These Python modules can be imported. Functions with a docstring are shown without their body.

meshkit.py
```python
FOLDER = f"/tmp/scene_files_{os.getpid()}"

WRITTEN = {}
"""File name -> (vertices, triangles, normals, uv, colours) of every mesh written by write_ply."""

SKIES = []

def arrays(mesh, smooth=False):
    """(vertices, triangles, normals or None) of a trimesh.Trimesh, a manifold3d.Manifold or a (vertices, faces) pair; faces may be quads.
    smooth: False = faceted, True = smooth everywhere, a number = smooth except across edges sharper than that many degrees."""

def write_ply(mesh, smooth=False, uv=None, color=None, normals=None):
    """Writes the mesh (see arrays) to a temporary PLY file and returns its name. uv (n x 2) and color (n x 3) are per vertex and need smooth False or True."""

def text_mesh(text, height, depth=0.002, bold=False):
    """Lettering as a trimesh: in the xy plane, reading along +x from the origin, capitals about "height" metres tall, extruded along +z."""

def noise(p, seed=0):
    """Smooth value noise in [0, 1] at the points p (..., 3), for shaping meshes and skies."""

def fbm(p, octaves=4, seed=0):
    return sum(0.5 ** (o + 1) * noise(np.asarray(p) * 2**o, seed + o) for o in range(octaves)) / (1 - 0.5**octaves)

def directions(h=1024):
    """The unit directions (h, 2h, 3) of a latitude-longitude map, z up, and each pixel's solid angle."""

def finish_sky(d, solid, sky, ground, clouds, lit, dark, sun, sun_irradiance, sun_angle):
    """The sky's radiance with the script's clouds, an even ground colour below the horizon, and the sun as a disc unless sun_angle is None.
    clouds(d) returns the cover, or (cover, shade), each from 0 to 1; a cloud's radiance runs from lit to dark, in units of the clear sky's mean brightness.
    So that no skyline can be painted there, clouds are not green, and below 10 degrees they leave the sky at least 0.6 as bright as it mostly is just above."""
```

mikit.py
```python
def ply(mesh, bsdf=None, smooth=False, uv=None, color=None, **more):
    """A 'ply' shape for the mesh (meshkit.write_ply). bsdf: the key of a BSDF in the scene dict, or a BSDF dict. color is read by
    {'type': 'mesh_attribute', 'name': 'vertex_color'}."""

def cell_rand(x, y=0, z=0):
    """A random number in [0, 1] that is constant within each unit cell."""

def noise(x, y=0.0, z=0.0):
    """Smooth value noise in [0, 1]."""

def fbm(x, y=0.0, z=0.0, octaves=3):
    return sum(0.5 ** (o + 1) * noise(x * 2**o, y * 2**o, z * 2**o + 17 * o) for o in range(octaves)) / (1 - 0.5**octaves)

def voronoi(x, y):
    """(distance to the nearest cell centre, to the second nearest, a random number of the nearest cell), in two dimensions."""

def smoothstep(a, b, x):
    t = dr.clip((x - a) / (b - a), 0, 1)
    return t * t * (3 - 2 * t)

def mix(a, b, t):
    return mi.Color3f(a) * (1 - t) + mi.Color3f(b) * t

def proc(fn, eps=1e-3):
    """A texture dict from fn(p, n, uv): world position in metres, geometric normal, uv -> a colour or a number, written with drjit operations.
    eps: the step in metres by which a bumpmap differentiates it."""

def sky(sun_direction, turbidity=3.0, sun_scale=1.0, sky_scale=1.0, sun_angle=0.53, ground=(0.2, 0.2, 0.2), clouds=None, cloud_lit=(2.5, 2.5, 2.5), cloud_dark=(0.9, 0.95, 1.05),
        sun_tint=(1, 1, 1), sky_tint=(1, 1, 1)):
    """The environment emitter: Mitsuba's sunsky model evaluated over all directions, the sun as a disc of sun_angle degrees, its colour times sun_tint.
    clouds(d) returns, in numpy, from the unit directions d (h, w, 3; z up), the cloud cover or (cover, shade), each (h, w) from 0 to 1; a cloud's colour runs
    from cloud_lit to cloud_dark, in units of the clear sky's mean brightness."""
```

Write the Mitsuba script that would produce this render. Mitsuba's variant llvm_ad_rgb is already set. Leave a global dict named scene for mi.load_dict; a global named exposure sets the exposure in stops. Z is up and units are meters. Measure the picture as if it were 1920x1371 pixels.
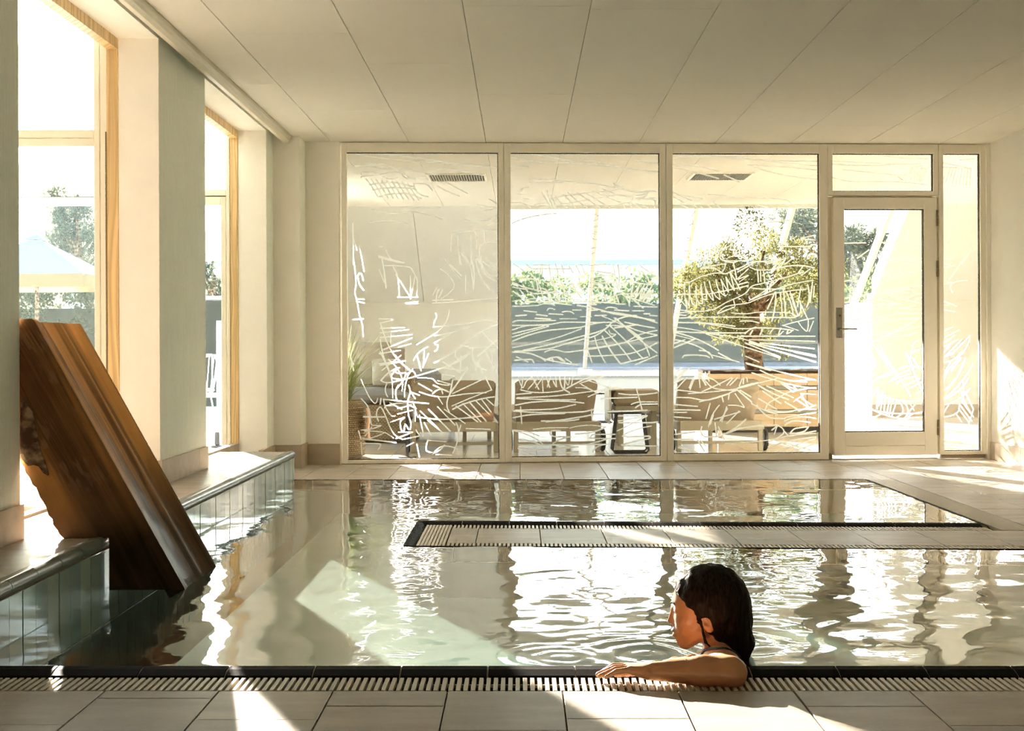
import math, random
import numpy as np, trimesh, shapely, drjit as dr, mitsuba as mi
import mikit, meshkit
from shapely.geometry import LineString, Polygon, box as rect
from shapely.ops import unary_union

# ---------------------------------------------------------------- camera, sky and sun, exposure
T = mi.ScalarTransform4f
EYE = 0.89                                   # lens height above the deck
FOCAL, VPX, VPY, ROLL = 2750.0, 976.0, 652.0, 0.0045
scene, labels = {}, {}
scene['camera'] = {'type': 'perspective', 'fov': math.degrees(2 * math.atan(960 / FOCAL)), 'fov_axis': 'x', 'near_clip': 0.05, 'far_clip': 500.0,
                   'to_world': T().look_at(origin=[0, 0, EYE], target=[0, 1, EYE], up=[ROLL, 0, 1]),
                   'principal_point_offset_x': -(VPX - 960) / 1920, 'principal_point_offset_y': (685.5 - VPY) / 1371}
SUN_E, SUN_AZ = math.radians(16.0), 0.40     # elevation; sideways drift per metre of depth
_h = np.array([-SUN_AZ, 1.0]) / math.hypot(SUN_AZ, 1.0)
scene['sky'] = mikit.sky([_h[0] * math.cos(SUN_E), _h[1] * math.cos(SUN_E), math.sin(SUN_E)], turbidity=2.5, sun_scale=1.0, sky_scale=1.0,
                         ground=(0.35, 0.34, 0.30), sun_tint=(0.82, 1.02, 1.70), sky_tint=(1.02, 1.0, 0.95))
exposure = 5.58
# ---------------------------------------------------------------- helpers
rng = np.random.default_rng(7)


def at(x, y, Y):
    """World point at depth Y that stands where (x, y) of a 1920 x 1371 frame shows it."""
    return np.array([(x - VPX - ROLL * (y - VPY)) / FOCAL * Y, Y, EYE - (y - VPY + ROLL * (x - VPX)) / FOCAL * Y])


def bx(x0, x1, y0, y1, z0, z1, b=0.0):
    x0, x1 = min(x0, x1), max(x0, x1); y0, y1 = min(y0, y1), max(y0, y1); z0, z1 = min(z0, z1), max(z0, z1)
    if b <= 0:
        m = trimesh.creation.box((x1 - x0, y1 - y0, z1 - z0))
        m.apply_translation(((x0 + x1) / 2, (y0 + y1) / 2, (z0 + z1) / 2))
        return m
    b = min(b, (x1 - x0) * .45, (y1 - y0) * .45, (z1 - z0) * .45)
    p = []
    for x in (x0, x1):
        for y in (y0, y1):
            for z in (z0, z1):
                sx, sy, sz = (b if x == x0 else -b), (b if y == y0 else -b), (b if z == z0 else -b)
                p += [(x + sx, y + sy, z), (x + sx, y, z + sz), (x, y + sy, z + sz)]
    return trimesh.convex.convex_hull(np.array(p))


def hull(pts):
    return trimesh.convex.convex_hull(np.array(pts, float))


def cat(ms):
    return trimesh.util.concatenate(list(ms))


def tube(pts, r, n=8, cap=True):
    p = np.asarray(pts, float); k = len(p); r = np.broadcast_to(np.asarray(r, float), (k,))
    t = np.gradient(p, axis=0); t /= np.linalg.norm(t, axis=1, keepdims=True) + 1e-12
    a = np.cross(t, [0, 0, 1.0]); bad = np.linalg.norm(a, axis=1) < .15
    a[bad] = np.cross(t[bad], [1.0, 0, 0]); a /= np.linalg.norm(a, axis=1, keepdims=True)
    for i in range(1, k):
        a[i] = a[i - 1] - t[i] * (a[i - 1] @ t[i]); a[i] /= np.linalg.norm(a[i]) + 1e-12
    b = np.cross(t, a); th = np.arange(n) * 2 * np.pi / n
    v = (p[:, None] + r[:, None, None] * (np.cos(th)[None, :, None] * a[:, None] + np.sin(th)[None, :, None] * b[:, None])).reshape(-1, 3)
    f = []
    for i in range(k - 1):
        for j in range(n):
            q = [i * n + j, i * n + (j + 1) % n, (i + 1) * n + (j + 1) % n, (i + 1) * n + j]
            f += [[q[0], q[1], q[2]], [q[0], q[2], q[3]]]
    if cap:
        v = np.vstack([v, p[:1], p[-1:]]); c0 = k * n
        for j in range(n):
            f += [[c0, (j + 1) % n, j], [c0 + 1, (k - 1) * n + j, (k - 1) * n + (j + 1) % n]]
    m = trimesh.Trimesh(v, np.array(f), process=False)
    if m.volume < 0:
        m.invert()
    return m


def bar(p0, p1, w, d, up=(0, 0, 1)):
    """A straight bar of section w (sideways) by d from p0 to p1."""
    p0, p1 = np.array(p0, float), np.array(p1, float); t = p1 - p0; t /= np.linalg.norm(t)
    s = np.cross(t, up)
    if np.linalg.norm(s) < 1e-6:
        s = np.cross(t, (1, 0, 0))
    s /= np.linalg.norm(s); u = np.cross(s, t)
    return hull([p + s * a * w / 2 + u * c * d / 2 for p in (p0, p1) for a in (-1, 1) for c in (-1, 1)])


def lathe(prof, n=24, c=(0, 0, 0)):
    m = trimesh.creation.revolve(np.array(prof, float), sections=n); m.apply_translation(c)
    if m.volume < 0:
        m.invert()
    return m


def prism(poly, z0, z1):
    if not isinstance(poly, Polygon):
        poly = Polygon(poly)
    m = trimesh.creation.extrude_polygon(poly, z1 - z0, engine='earcut'); m.apply_translation((0, 0, z0)); return m


def vprism(xz, y0, y1):
    """A polygon in x and z, extruded along y."""
    m = prism([(x, z) for x, z in xz], 0, y1 - y0)
    v = m.vertices.copy(); m = trimesh.Trimesh(np.c_[v[:, 0], y0 + v[:, 2], v[:, 1]], m.faces[:, ::-1], process=False)
    return m


def rot(m, deg, axis=(0, 0, 1), point=(0, 0, 0)):
    m = m.copy(); m.apply_transform(trimesh.transformations.rotation_matrix(math.radians(deg), axis, point)); return m


def moved(m, v):
    m = m.copy(); m.apply_translation(v); return m


# The house is not quite square: cross lines of the pool and of the glazed partition run a little askew.
_SY, _SS = [3.2, 4.0, 6.3, 7.4, 9.65, 10.6, 11.2, 11.6, 30.0], [-.02, -.02, -.072, -.072, -.05, .02, .0553, .0553, .0553]


def skew(m):
    m = m.copy(); v = m.vertices.copy(); v[:, 1] += np.interp(v[:, 1], _SY, _SS) * v[:, 0]; m.vertices = v; return m


_used = {}


def numbered(k):
    n = _used.get(k, -1) + 1; _used[k] = n
    return k if n == 0 else f'{k}_{n:03d}'


def thing(name, label, category, group=None, kind=None):
    k = numbered(name); labels[k] = {'label': label, 'category': category}
    if group: labels[k]['group'] = group
    if kind: labels[k]['kind'] = kind
    return k


def part(parent, name, mesh, mat, smooth=False, label=None, kind=None, **kw):
    k = numbered(f'{parent}__{name}')
    scene[k] = mesh if isinstance(mesh, dict) else mikit.ply(mesh, 'm_' + mat, smooth, **kw)
    if label or kind:
        labels[k] = {a: b for a, b in (('label', label), ('kind', kind)) if b}
    return k


def solo(name, mesh, mat, label, category, smooth=False, group=None, kind=None, **kw):
    k = thing(name, label, category, group, kind); scene[k] = mikit.ply(mesh, 'm_' + mat, smooth, **kw); return k


# ---------------------------------------------------------------- materials
N, FBM, SS, MIX = mikit.noise, mikit.fbm, mikit.smoothstep, mikit.mix


def princ(col, rough=.5, spec=.5, two=True, **kw):
    col = mikit.proc(col) if callable(col) else {'type': 'rgb', 'value': list(col)}
    rough = mikit.proc(rough) if callable(rough) else float(rough)
    b = {'type': 'principled', 'base_color': col, 'roughness': rough, 'specular': float(spec), **kw}
    return {'type': 'twosided', 'bsdf': b} if two else b


def plaster(c, amp=.02):
    def fn(p, n, uv):
        return mi.Color3f(*c) * (1 - amp + 2 * amp * FBM(p.x * 9 + p.y * 7, p.y * 3 - p.x * 4, p.z * 11))
    return fn


def weave(p, n, uv):
    """Woven wall covering, vertical threads."""
    t = N(p.x * 160 + p.y * 190, p.z * 9, 1) * .6 + N(p.x * 60, p.y * 70, p.z * 55) * .4
    return mi.Color3f(.82, .855, .76) * (.93 + .14 * t)


def stone(base, seed):
    def fn(p, n, uv):
        a = FBM(p.x * 5 + seed * 7.3, p.y * 16 + seed, p.z * 14 + seed, 4); b = N(p.x * 120, p.y * 160, p.z * 150)
        return mi.Color3f(*base) * (.80 + .34 * a + .06 * b)
    return fn


def pooltile(base, seed):
    def fn(p, n, uv):
        return mi.Color3f(*base) * (.88 + .24 * FBM(p.x * 3 + seed, p.y * 4, p.z * 4 + seed, 2))
    return fn


def slabwood(p, n, uv):
    """Old oiled hardwood, grain along the slope of the slide, worn pale patches, soaked dark near the water."""
    s = .485 * p.x - .875 * p.z               # along the slope
    q = .875 * p.x + .485 * p.z               # across, in the plane of the side board
    w = q + .03 * FBM(s * 2.2, p.y * 2.5, 3.0, 3) + p.y * .9
    g = FBM(w * 22, s * .8, 5.0, 4); fine = N(w * 260, s * 9, 2.0)
    col = MIX((.10, .042, .014), (.66, .32, .10), SS(.25, .78, g) * .85 + .15 * fine)
    blot = SS(.50, .68, FBM(s * 2.1 + 4, p.y * 5 + q * 3, 9.0, 3))
    col = MIX(col, (.42, .21, .06), blot * .45)
    worn = SS(.56, .66, FBM(p.x * 9 + 3, p.y * 6 + 1, p.z * 7, 4)) * SS(.42, .62, N(w * 150, s * 22, 7.0))
    band = SS(.14, .06, dr.abs(p.y - 5.52)) * SS(.2, .5, p.z)
    col = MIX(col, (.45, .30, .20), worn * (.15 + .65 * band))
    wet = SS(.70, .22, p.z + .24 * N(w * 14, s * 2, 1.0))
    return col * (1 - .84 * wet)


def slabrough(p, n, uv):
    return .50 - .20 * SS(.6, .1, p.z) + .2 * N(p.x * 30, p.y * 30, p.z * 12)


def bark(p, n, uv):
    return MIX((.10, .055, .03), (.42, .30, .20), SS(.35, .7, FBM(p.x * 26, p.y * 22, p.z * 26, 4)))


def pine(p, n, uv):
    w = p.x * 3 + p.y * 2.2 + .05 * FBM(p.x * 7, p.y * 7, p.z * 3, 2)
    g = FBM(w * 30 + 5 * FBM(p.z * 1.6, w * 3, 0.0, 2), p.z * .8, 1.0, 3)
    return MIX((.58, .385, .17), (.78, .57, .28), SS(.3, .75, g))


def wicker(p, n, uv):
    r = dr.floor(p.z * 62); ph = (p.x * .8 + p.y * .6) * 40 + .5 * (r - 2 * dr.floor(r * .5))
    s = .5 + .5 * dr.sin(ph * 2 * math.pi); u = p.z * 62 - r
    edge = SS(0, .25, u) * SS(1, .75, u)
    return MIX((.12, .08, .045), (.56, .44, .28), edge * (.45 + .55 * s) * (.7 + .5 * mikit.cell_rand(dr.floor(ph), r)))


def fabric(base):
    def fn(p, n, uv):
        return mi.Color3f(*base) * (.84 + .2 * N(p.x * 420, p.y * 420, p.z * 420) + .12 * FBM(p.x * 6, p.y * 6, p.z * 6, 2))
    return fn


def leaf(c0, c1):
    def fn(p, n, uv):
        return MIX(c0, c1, N(p.x * 9, p.y * 9, p.z * 9))
    return fn


class _Mats(dict):
    def __setitem__(self, k, v):
        scene['m_' + k] = v


M = _Mats()
M['plaster'] = princ(plaster((.89, .865, .79)), .75, .3)
M['plain_plaster'] = princ(plaster((.72, .70, .63)), .75, .3)
M['lounge_plaster'] = princ(plaster((.69, .685, .63)), .75, .3)
M['weave'] = princ(weave, .7, .3)
M['ceiling_paint'] = princ(plaster((.68, .655, .575), .012), .8, .2)
M['frame_paint'] = princ((.87, .83, .72), .35, .4)
M['screen_paint'] = princ((.84, .78, .64), .4, .4)
for i, c in enumerate([(.40, .35, .29), (.37, .335, .28), (.425, .375, .31)]):
    M[f'stone_{i}'] = princ(stone(c, i + 1), .42, .32)
for i, c in enumerate([(.50, .475, .425), (.475, .45, .405), (.525, .50, .44)]):
    M[f'stone_{i + 3}'] = princ(stone(c, i + 11), .13, .6)
M['grout'] = princ((.20, .165, .12), .9, .1)
M['skirting'] = princ(stone((.44, .365, .27), 9), .5, .4)
M['pine'] = princ(pine, .4, .4)
M['slab'] = princ(slabwood, slabrough, .22)
M['bark_edge'] = princ(bark, .9, .2)
for i, c in enumerate([(.30, .40, .39), (.25, .35, .37), (.35, .44, .41)]):
    M[f'pool_tile_{i}'] = princ(pooltile(c, i), .12, .5)
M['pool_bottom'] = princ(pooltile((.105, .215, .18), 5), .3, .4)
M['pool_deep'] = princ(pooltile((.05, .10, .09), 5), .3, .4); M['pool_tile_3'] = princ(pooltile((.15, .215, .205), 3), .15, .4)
M['coping'] = princ((.008, .0075, .006), .6, .04)
M['nosing'] = princ((.17, .20, .19), .24, .4)
M['grate'] = princ((.52, .46, .35), .4, .4)
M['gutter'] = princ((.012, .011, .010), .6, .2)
M['metal_rail'] = princ((.62, .58, .46), .45, .5)
M['dark_metal'] = princ((.02, .021, .023), .35, .5)
M['steel'] = princ((.42, .40, .35), .3, .5, metallic=1.0)
M['dark_stone'] = princ((.40, .37, .32), .6, .3); M['bay_render'] = princ((.20, .19, .17), .8, .2)
M['brass'] = princ((.20, .16, .10), .35, .5, metallic=1.0)
M['gasket'] = princ((.03, .028, .022), .6, .3)
M['glass'] = {'type': 'thindielectric', 'int_ior': 1.35}
M['water'] = {'type': 'thindielectric', 'int_ior': 1.31}
M['white_film'] = {'type': 'principledthin', 'base_color': {'type': 'rgb', 'value': [.96, .98, .95]}, 'roughness': .7, 'diff_trans': 1.6, 'eta': 1.3}
M['taupe'] = princ(fabric((.40, .335, .245)), .9, .1)
M['grey_cloth'] = princ(fabric((.30, .28, .24)), .9, .1)
M['white_cloth'] = princ(fabric((.80, .78, .72)), .9, .1)
M['sand_cloth'] = princ(fabric((.52, .47, .39)), .9, .1)
M['coral'] = princ(fabric((.82, .56, .42)), .9, .1)
M['ash'] = princ((.46, .42, .32), .55, .3)
M['planter_wood'] = princ(lambda p, n, uv: MIX((.50, .37, .23), (.66, .52, .35), FBM(p.x * 4, p.y * 4, p.z * 40)), .6, .3)
M['strap_grey'] = princ((.30, .30, .25), .6, .3)
M['wicker'] = princ(wicker, .75, .2)
M['soil'] = princ((.05, .035, .022), .95, .1)
M['hedge_core'] = princ((.012, .012, .008), .95, .0)
M['trunk'] = princ(bark, .9, .1)
M['white_paint'] = princ((.82, .82, .80), .5, .4)
M['parapet'] = princ((.80, .81, .80), .6, .3)
M['frosted'] = {'type': 'principledthin', 'base_color': {'type': 'rgb', 'value': [.40, .42, .42]}, 'roughness': .8, 'diff_trans': 1.0, 'eta': 1.3}
M['sill_blue'] = princ((.34, .42, .55), .4, .5)
M['slate'] = princ((.075, .072, .052), .8, .2)
M['paving'] = princ(stone((.62, .58, .50), 4), .8, .2)
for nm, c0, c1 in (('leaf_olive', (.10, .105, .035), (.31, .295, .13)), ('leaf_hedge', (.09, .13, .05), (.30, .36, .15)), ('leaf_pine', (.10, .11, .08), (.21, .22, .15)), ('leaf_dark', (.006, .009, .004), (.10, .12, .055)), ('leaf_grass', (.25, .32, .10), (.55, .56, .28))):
    M[nm] = {'type': 'principledthin', 'base_color': mikit.proc(leaf(c0, c1)), 'roughness': .55, 'diff_trans': 1.0, 'eta': 1.4}
M['valance'] = {'type': 'principledthin', 'base_color': {'type': 'rgb', 'value': [.34, .235, .11]}, 'roughness': .8, 'diff_trans': .8, 'eta': 1.3}
M['canopy'] = {'type': 'principledthin', 'base_color': {'type': 'rgb', 'value': [.36, .375, .41]}, 'roughness': .8, 'diff_trans': .35, 'eta': 1.3}
# ---------------------------------------------------------------- the pool hall: deck, pool, walls, ceiling
DECK_Z, RIDGE, WATER = 0.0, 0.010, 0.0075
LEFT, RIGHT, CEIL = -1.84, 3.69, 2.476
NOSE = -1.53                                  # face of the raised ledge on the left
Y_FRONT, Y_PLAT0, Y_PLAT1, Y_FAR = 4.054, 6.496, 7.443, 9.80
X_POOL, X_PLAT = 2.27, -.527
stone_no = 0


def tiles(parent, x0, x1, y0, y1, pitch, length, phase, offs, z=DECK_Z, th=.012, joint=.004, keep=None, fskew=True, kind=0):
    """Stone tiles laid lengthwise in columns, every tile a piece of its own."""
    global stone_no
    i0 = math.floor((x0 - phase) / pitch)
    for i in range(i0, math.ceil((x1 - phase) / pitch)):
        a, b = max(x0, phase + i * pitch) + joint / 2, min(x1, phase + (i + 1) * pitch) - joint / 2
        o = offs[i % len(offs)]
        for j in range(math.floor((y0 - o) / length), math.ceil((y1 - o) / length)):
            c, d = max(y0, o + j * length) + joint / 2, min(y1, o + (j + 1) * length) - joint / 2
            if b - a < .012 or d - c < .012 or (keep and not keep(a, b, c, d)):
                continue
            m = bx(a, b, c, d, z - th, z + .0008 * rng.uniform(-1, 1), .0012)
            part(parent, 'tile', skew(m) if fskew else m, f'stone_{kind + rng.integers(3)}')


floor = 'floor'
labels[floor] = {'label': 'beige stone tiled deck around the sunken pool', 'category': 'floor', 'kind': 'structure'}
G = .012
slabs = [bx(X_POOL + .05, X_POOL + .3, 3.96, Y_PLAT0 + .2, -.2, -G), bx(-2.1, RIGHT, -5.0, 2.4, -.2, 0), bx(-1.6, RIGHT, 2.4, 3.80, -.2, -G), bx(X_POOL + .215, RIGHT, 3.80, 11.6, -.2, -G), bx(-2.1, X_POOL + .215, Y_FAR + .05, 11.6, -.2, -G),
         bx(X_PLAT + .19, X_POOL + .3, Y_PLAT0 + .17, Y_PLAT1 - .225, -.2, -G)]
part(floor, 'grout_bed', skew(cat(slabs)), 'grout')
OFF = [.24, -.09, .04, -.16, .31, -.06, .02, .24]
tiles(floor, -1.6, RIGHT, 2.4, 3.803, .298, .6, -.789, [3.507 - .6, 3.642, 3.41, 3.52, 3.25, 3.637, 3.457, 3.72])
tiles(floor, X_PLAT + .185, X_POOL + .215, Y_PLAT0 + .17, Y_PLAT1 - .225, .30, .6, -.21, [6.87, 7.19, 6.93, 7.0])
tiles(floor, X_POOL + .052, X_POOL + .215, 3.98, Y_PLAT0 + .17, .30, .6, 2.46, [4.2])
tiles(floor, X_POOL + .215, RIGHT, 3.82, 11.5, .30, .6, 2.46, [9.95, 9.34 + .2, 8.93, 8.41 + .1])
tiles(floor, -1.84, X_POOL + .215, Y_FAR + .05, 11.4, .30, .6, -.007, [10.25, 10.05, 9.85, 10.4], keep=lambda a, b, c, d: not (b < NOSE and d < 9.9))

# pool shell
pool = thing('pool', 'sunken swimming pool basin with pale green lining and dark overflow edge', 'pool', kind='structure')
D, SHELF, Y_STEP = -.90, -.22, 4.85         # deep strip along the front edge, shallow shelf beyond it
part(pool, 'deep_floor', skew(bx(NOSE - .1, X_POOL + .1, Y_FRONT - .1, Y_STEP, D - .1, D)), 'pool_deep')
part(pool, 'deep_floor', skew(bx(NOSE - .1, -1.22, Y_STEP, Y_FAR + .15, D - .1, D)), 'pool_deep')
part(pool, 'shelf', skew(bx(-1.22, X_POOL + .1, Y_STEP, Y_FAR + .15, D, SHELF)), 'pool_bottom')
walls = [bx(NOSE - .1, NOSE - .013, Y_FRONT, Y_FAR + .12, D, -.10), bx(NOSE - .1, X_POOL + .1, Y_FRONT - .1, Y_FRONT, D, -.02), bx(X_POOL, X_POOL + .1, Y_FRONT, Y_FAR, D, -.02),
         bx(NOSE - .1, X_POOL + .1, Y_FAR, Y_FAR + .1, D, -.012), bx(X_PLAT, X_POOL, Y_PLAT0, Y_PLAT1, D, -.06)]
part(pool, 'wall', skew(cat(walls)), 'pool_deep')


def ridge_profile(sgn, w):
    """Handhold edge: highest at the water, falling to the gutter; (across, z)."""
    return [(-sgn * .006, -.06), (-sgn * .006, RIDGE - .005), (0, RIDGE), (sgn * w * .35, RIDGE - .002), (sgn * w * .75, RIDGE - .011), (sgn * w, RIDGE - .028), (sgn * (w + .001), -.06)]


def coping_run(axis, a, b, d0, sgn, ext=0.239, off=0.0, w=.094):
    """Dark edge tiles along x or y, with fine joints."""
    n0 = math.floor((a - off) / ext)
    pr = ridge_profile(sgn, w)
    for i in range(n0, math.ceil((b - off) / ext)):
        p, q = max(a, off + i * ext) + .0022, min(b, off + (i + 1) * ext) - .0022
        if q - p < .01:
            continue
        pts = []
        if axis == 'x':
            for t in (p, q): pts += [(t, d0 + s, z) for s, z in pr]
        else:
            for t in (p, q): pts += [(d0 + s, t, z) for s, z in pr]
        part(pool, 'edge_tile', skew(hull(pts)), 'coping')
    g = .0025
    pts = []
    for t in (a, b):
        pts += [((t, d0 + s * .9 + .0, z - g) if axis == 'x' else (d0 + s * .9, t, z - g)) for s, z in pr]
    return skew(hull(pts))


JOINT = []
JOINT.append(coping_run('x', NOSE, X_POOL + .1, Y_FRONT, -1, off=-1.289))
JOINT.append(coping_run('x', X_PLAT, X_POOL, Y_PLAT1, -1, off=-.30))
JOINT.append(coping_run('x', X_PLAT, X_POOL, Y_PLAT0, 1, off=-.30, w=.05))
JOINT.append(coping_run('y', Y_PLAT0 + .03, Y_PLAT1 - .03, X_PLAT, 1, off=6.5, w=.05))
JOINT.append(coping_run('y', Y_PLAT1 - .04, Y_FAR, X_POOL, 1, off=7.4, w=.045))
JOINT.append(coping_run('y', Y_FRONT + .05, Y_PLAT0 - .0, X_POOL, 1, off=4.1, w=.045))
JOINT.append(coping_run('x', NOSE, X_POOL, Y_FAR, 1, off=-1.4, w=.045))
part(pool, 'edge_joint', cat(JOINT), 'skirting')

# overflow gutters and their gratings
gut = [bx(-1.6, 3.6, 3.80, 3.958, -.12, -.10), bx(X_PLAT + .04, X_POOL, Y_PLAT0 + .04, Y_PLAT0 + .205, -.12, -.10), bx(X_PLAT + .04, X_POOL + .2, Y_PLAT1 - .228, Y_PLAT1 - .09, -.12, -.10),
       bx(X_PLAT + .04, X_PLAT + .19, Y_PLAT0 + .1, Y_PLAT1 - .1, -.12, -.10), bx(X_POOL + .04, X_POOL + .22, 7.0, Y_FAR + .1, -.12, -.10)]
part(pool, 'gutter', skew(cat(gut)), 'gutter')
fg = thing('gutter_grating', 'long pale bar grating over the overflow gutter beside the front deck', 'grating')
x, bars = -1.46, 0
first = None
while x < 1.62:
    part(fg, 'slat', skew(bx(x, x + .0115, 3.808, 3.955, -.018, 0, .0012)), 'grate'); x += .0195
part(fg, 'rib', skew(cat([bx(-1.5, 1.62, y, y + .008, -.02, -.012) for y in (3.83, 3.92)])), 'grate')
for nm, y0, y1, lab in (('a', Y_PLAT0 + .054, Y_PLAT0 + .168, 'pale bar grating along the near edge of the stone walkway between the pools'), ('b', Y_PLAT1 - .222, Y_PLAT1 - .097, 'pale bar grating along the far edge of the stone walkway between the pools')):
    k = thing('gutter_grating', lab, 'grating')
    part(k, 'slats', skew(cat([bx(x, x + .0115, y0, y1, -.018, 0) for x in np.arange(X_PLAT + .19, 2.27, .0195)])), 'grate', kind='stuff')
    part(k, 'rib', skew(cat([bx(X_PLAT + .19, 2.28, y, y + .008, -.02, -.012) for y in (y0 + .03, y1 - .03)])), 'grate')
k = thing('gutter_grating', 'grating with lengthwise ribs across the left end of the stone walkway', 'grating')
for x in np.arange(X_PLAT + .052, X_PLAT + .18, .0165):
    part(k, 'slat', skew(bx(x, x + .0125, Y_PLAT0 + .054, Y_PLAT1 - .097, -.018, 0)), 'grate')
part(k, 'ribs', skew(cat([bx(X_PLAT + .05, X_PLAT + .185, y, y + .004, -.02, -.004) for y in np.arange(Y_PLAT0 + .06, Y_PLAT1 - .10, .11)])), 'grate', kind='stuff')
k = thing('gutter_grating', 'grey grating running back along the right side of the far pool', 'grating')
for x in np.arange(X_POOL + .05, X_POOL + .21, .0165):
    part(k, 'slat', skew(bx(x, x + .009, 7.23, Y_FAR + .08, -.018, 0)), 'grate')
part(k, 'ribs', skew(cat([bx(X_POOL + .05, X_POOL + .213, y, y + .006, -.02, -.003) for y in np.arange(7.24, Y_FAR + .08, .06)])), 'grate', kind='stuff')

# water: a calm sheet with fine ripples, stirred round the bather
_w = []
wr = np.random.default_rng(3)
for lam, sl, n in ((.9, .0050, 5), (.45, .0085, 7), (.22, .0085, 10), (.11, .0055, 10), (.055, .0035, 10)):
    for _ in range(n):
        th = wr.normal(math.pi / 2, .75) if lam > .5 else wr.uniform(0, math.pi); l = lam * wr.uniform(.75, 1.3); kk = 2 * math.pi / l
        _w.append((kk * math.cos(th), kk * math.sin(th), wr.uniform(0, 6.28), sl / kk / math.sqrt(n) * 1.5, lam))


def swell(x, y):
    h = np.zeros_like(x)
    d = np.hypot((x - .45) / 1.5, (y - 4.5) / 1.2)
    stir = .62 + 1.7 * np.exp(-d ** 2) + .25 * np.clip((x - .1) / 1.2, 0, 1) * np.clip((7 - y) / 2, 0, 1)
    calm = .75 + .5 * meshkit.noise(np.stack([x * .9, y * .7, x * 0], -1), 5)
    for a, b, p, A, lam in _w:
        h += A * np.sin(a * x + b * y + p) * (stir * calm if lam < .8 else 1)
    for cx, cy, a, l, s in ((.36, 4.22, .0018, .085, .30), (.12, 4.18, .0010, .06, .2), (.62, 4.4, .0012, .11, .35)):
        r = np.hypot(x - cx, (y - cy) * 1.0)
        h += a * np.sin(2 * math.pi * r / l) * np.exp(-(r / s) ** 2)
    edge = np.clip(np.minimum.reduce([np.abs(x - NOSE), np.abs(y - Y_FRONT), np.abs(y - Y_FAR)]) / .02, 0, 1)
    return h * edge


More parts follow.
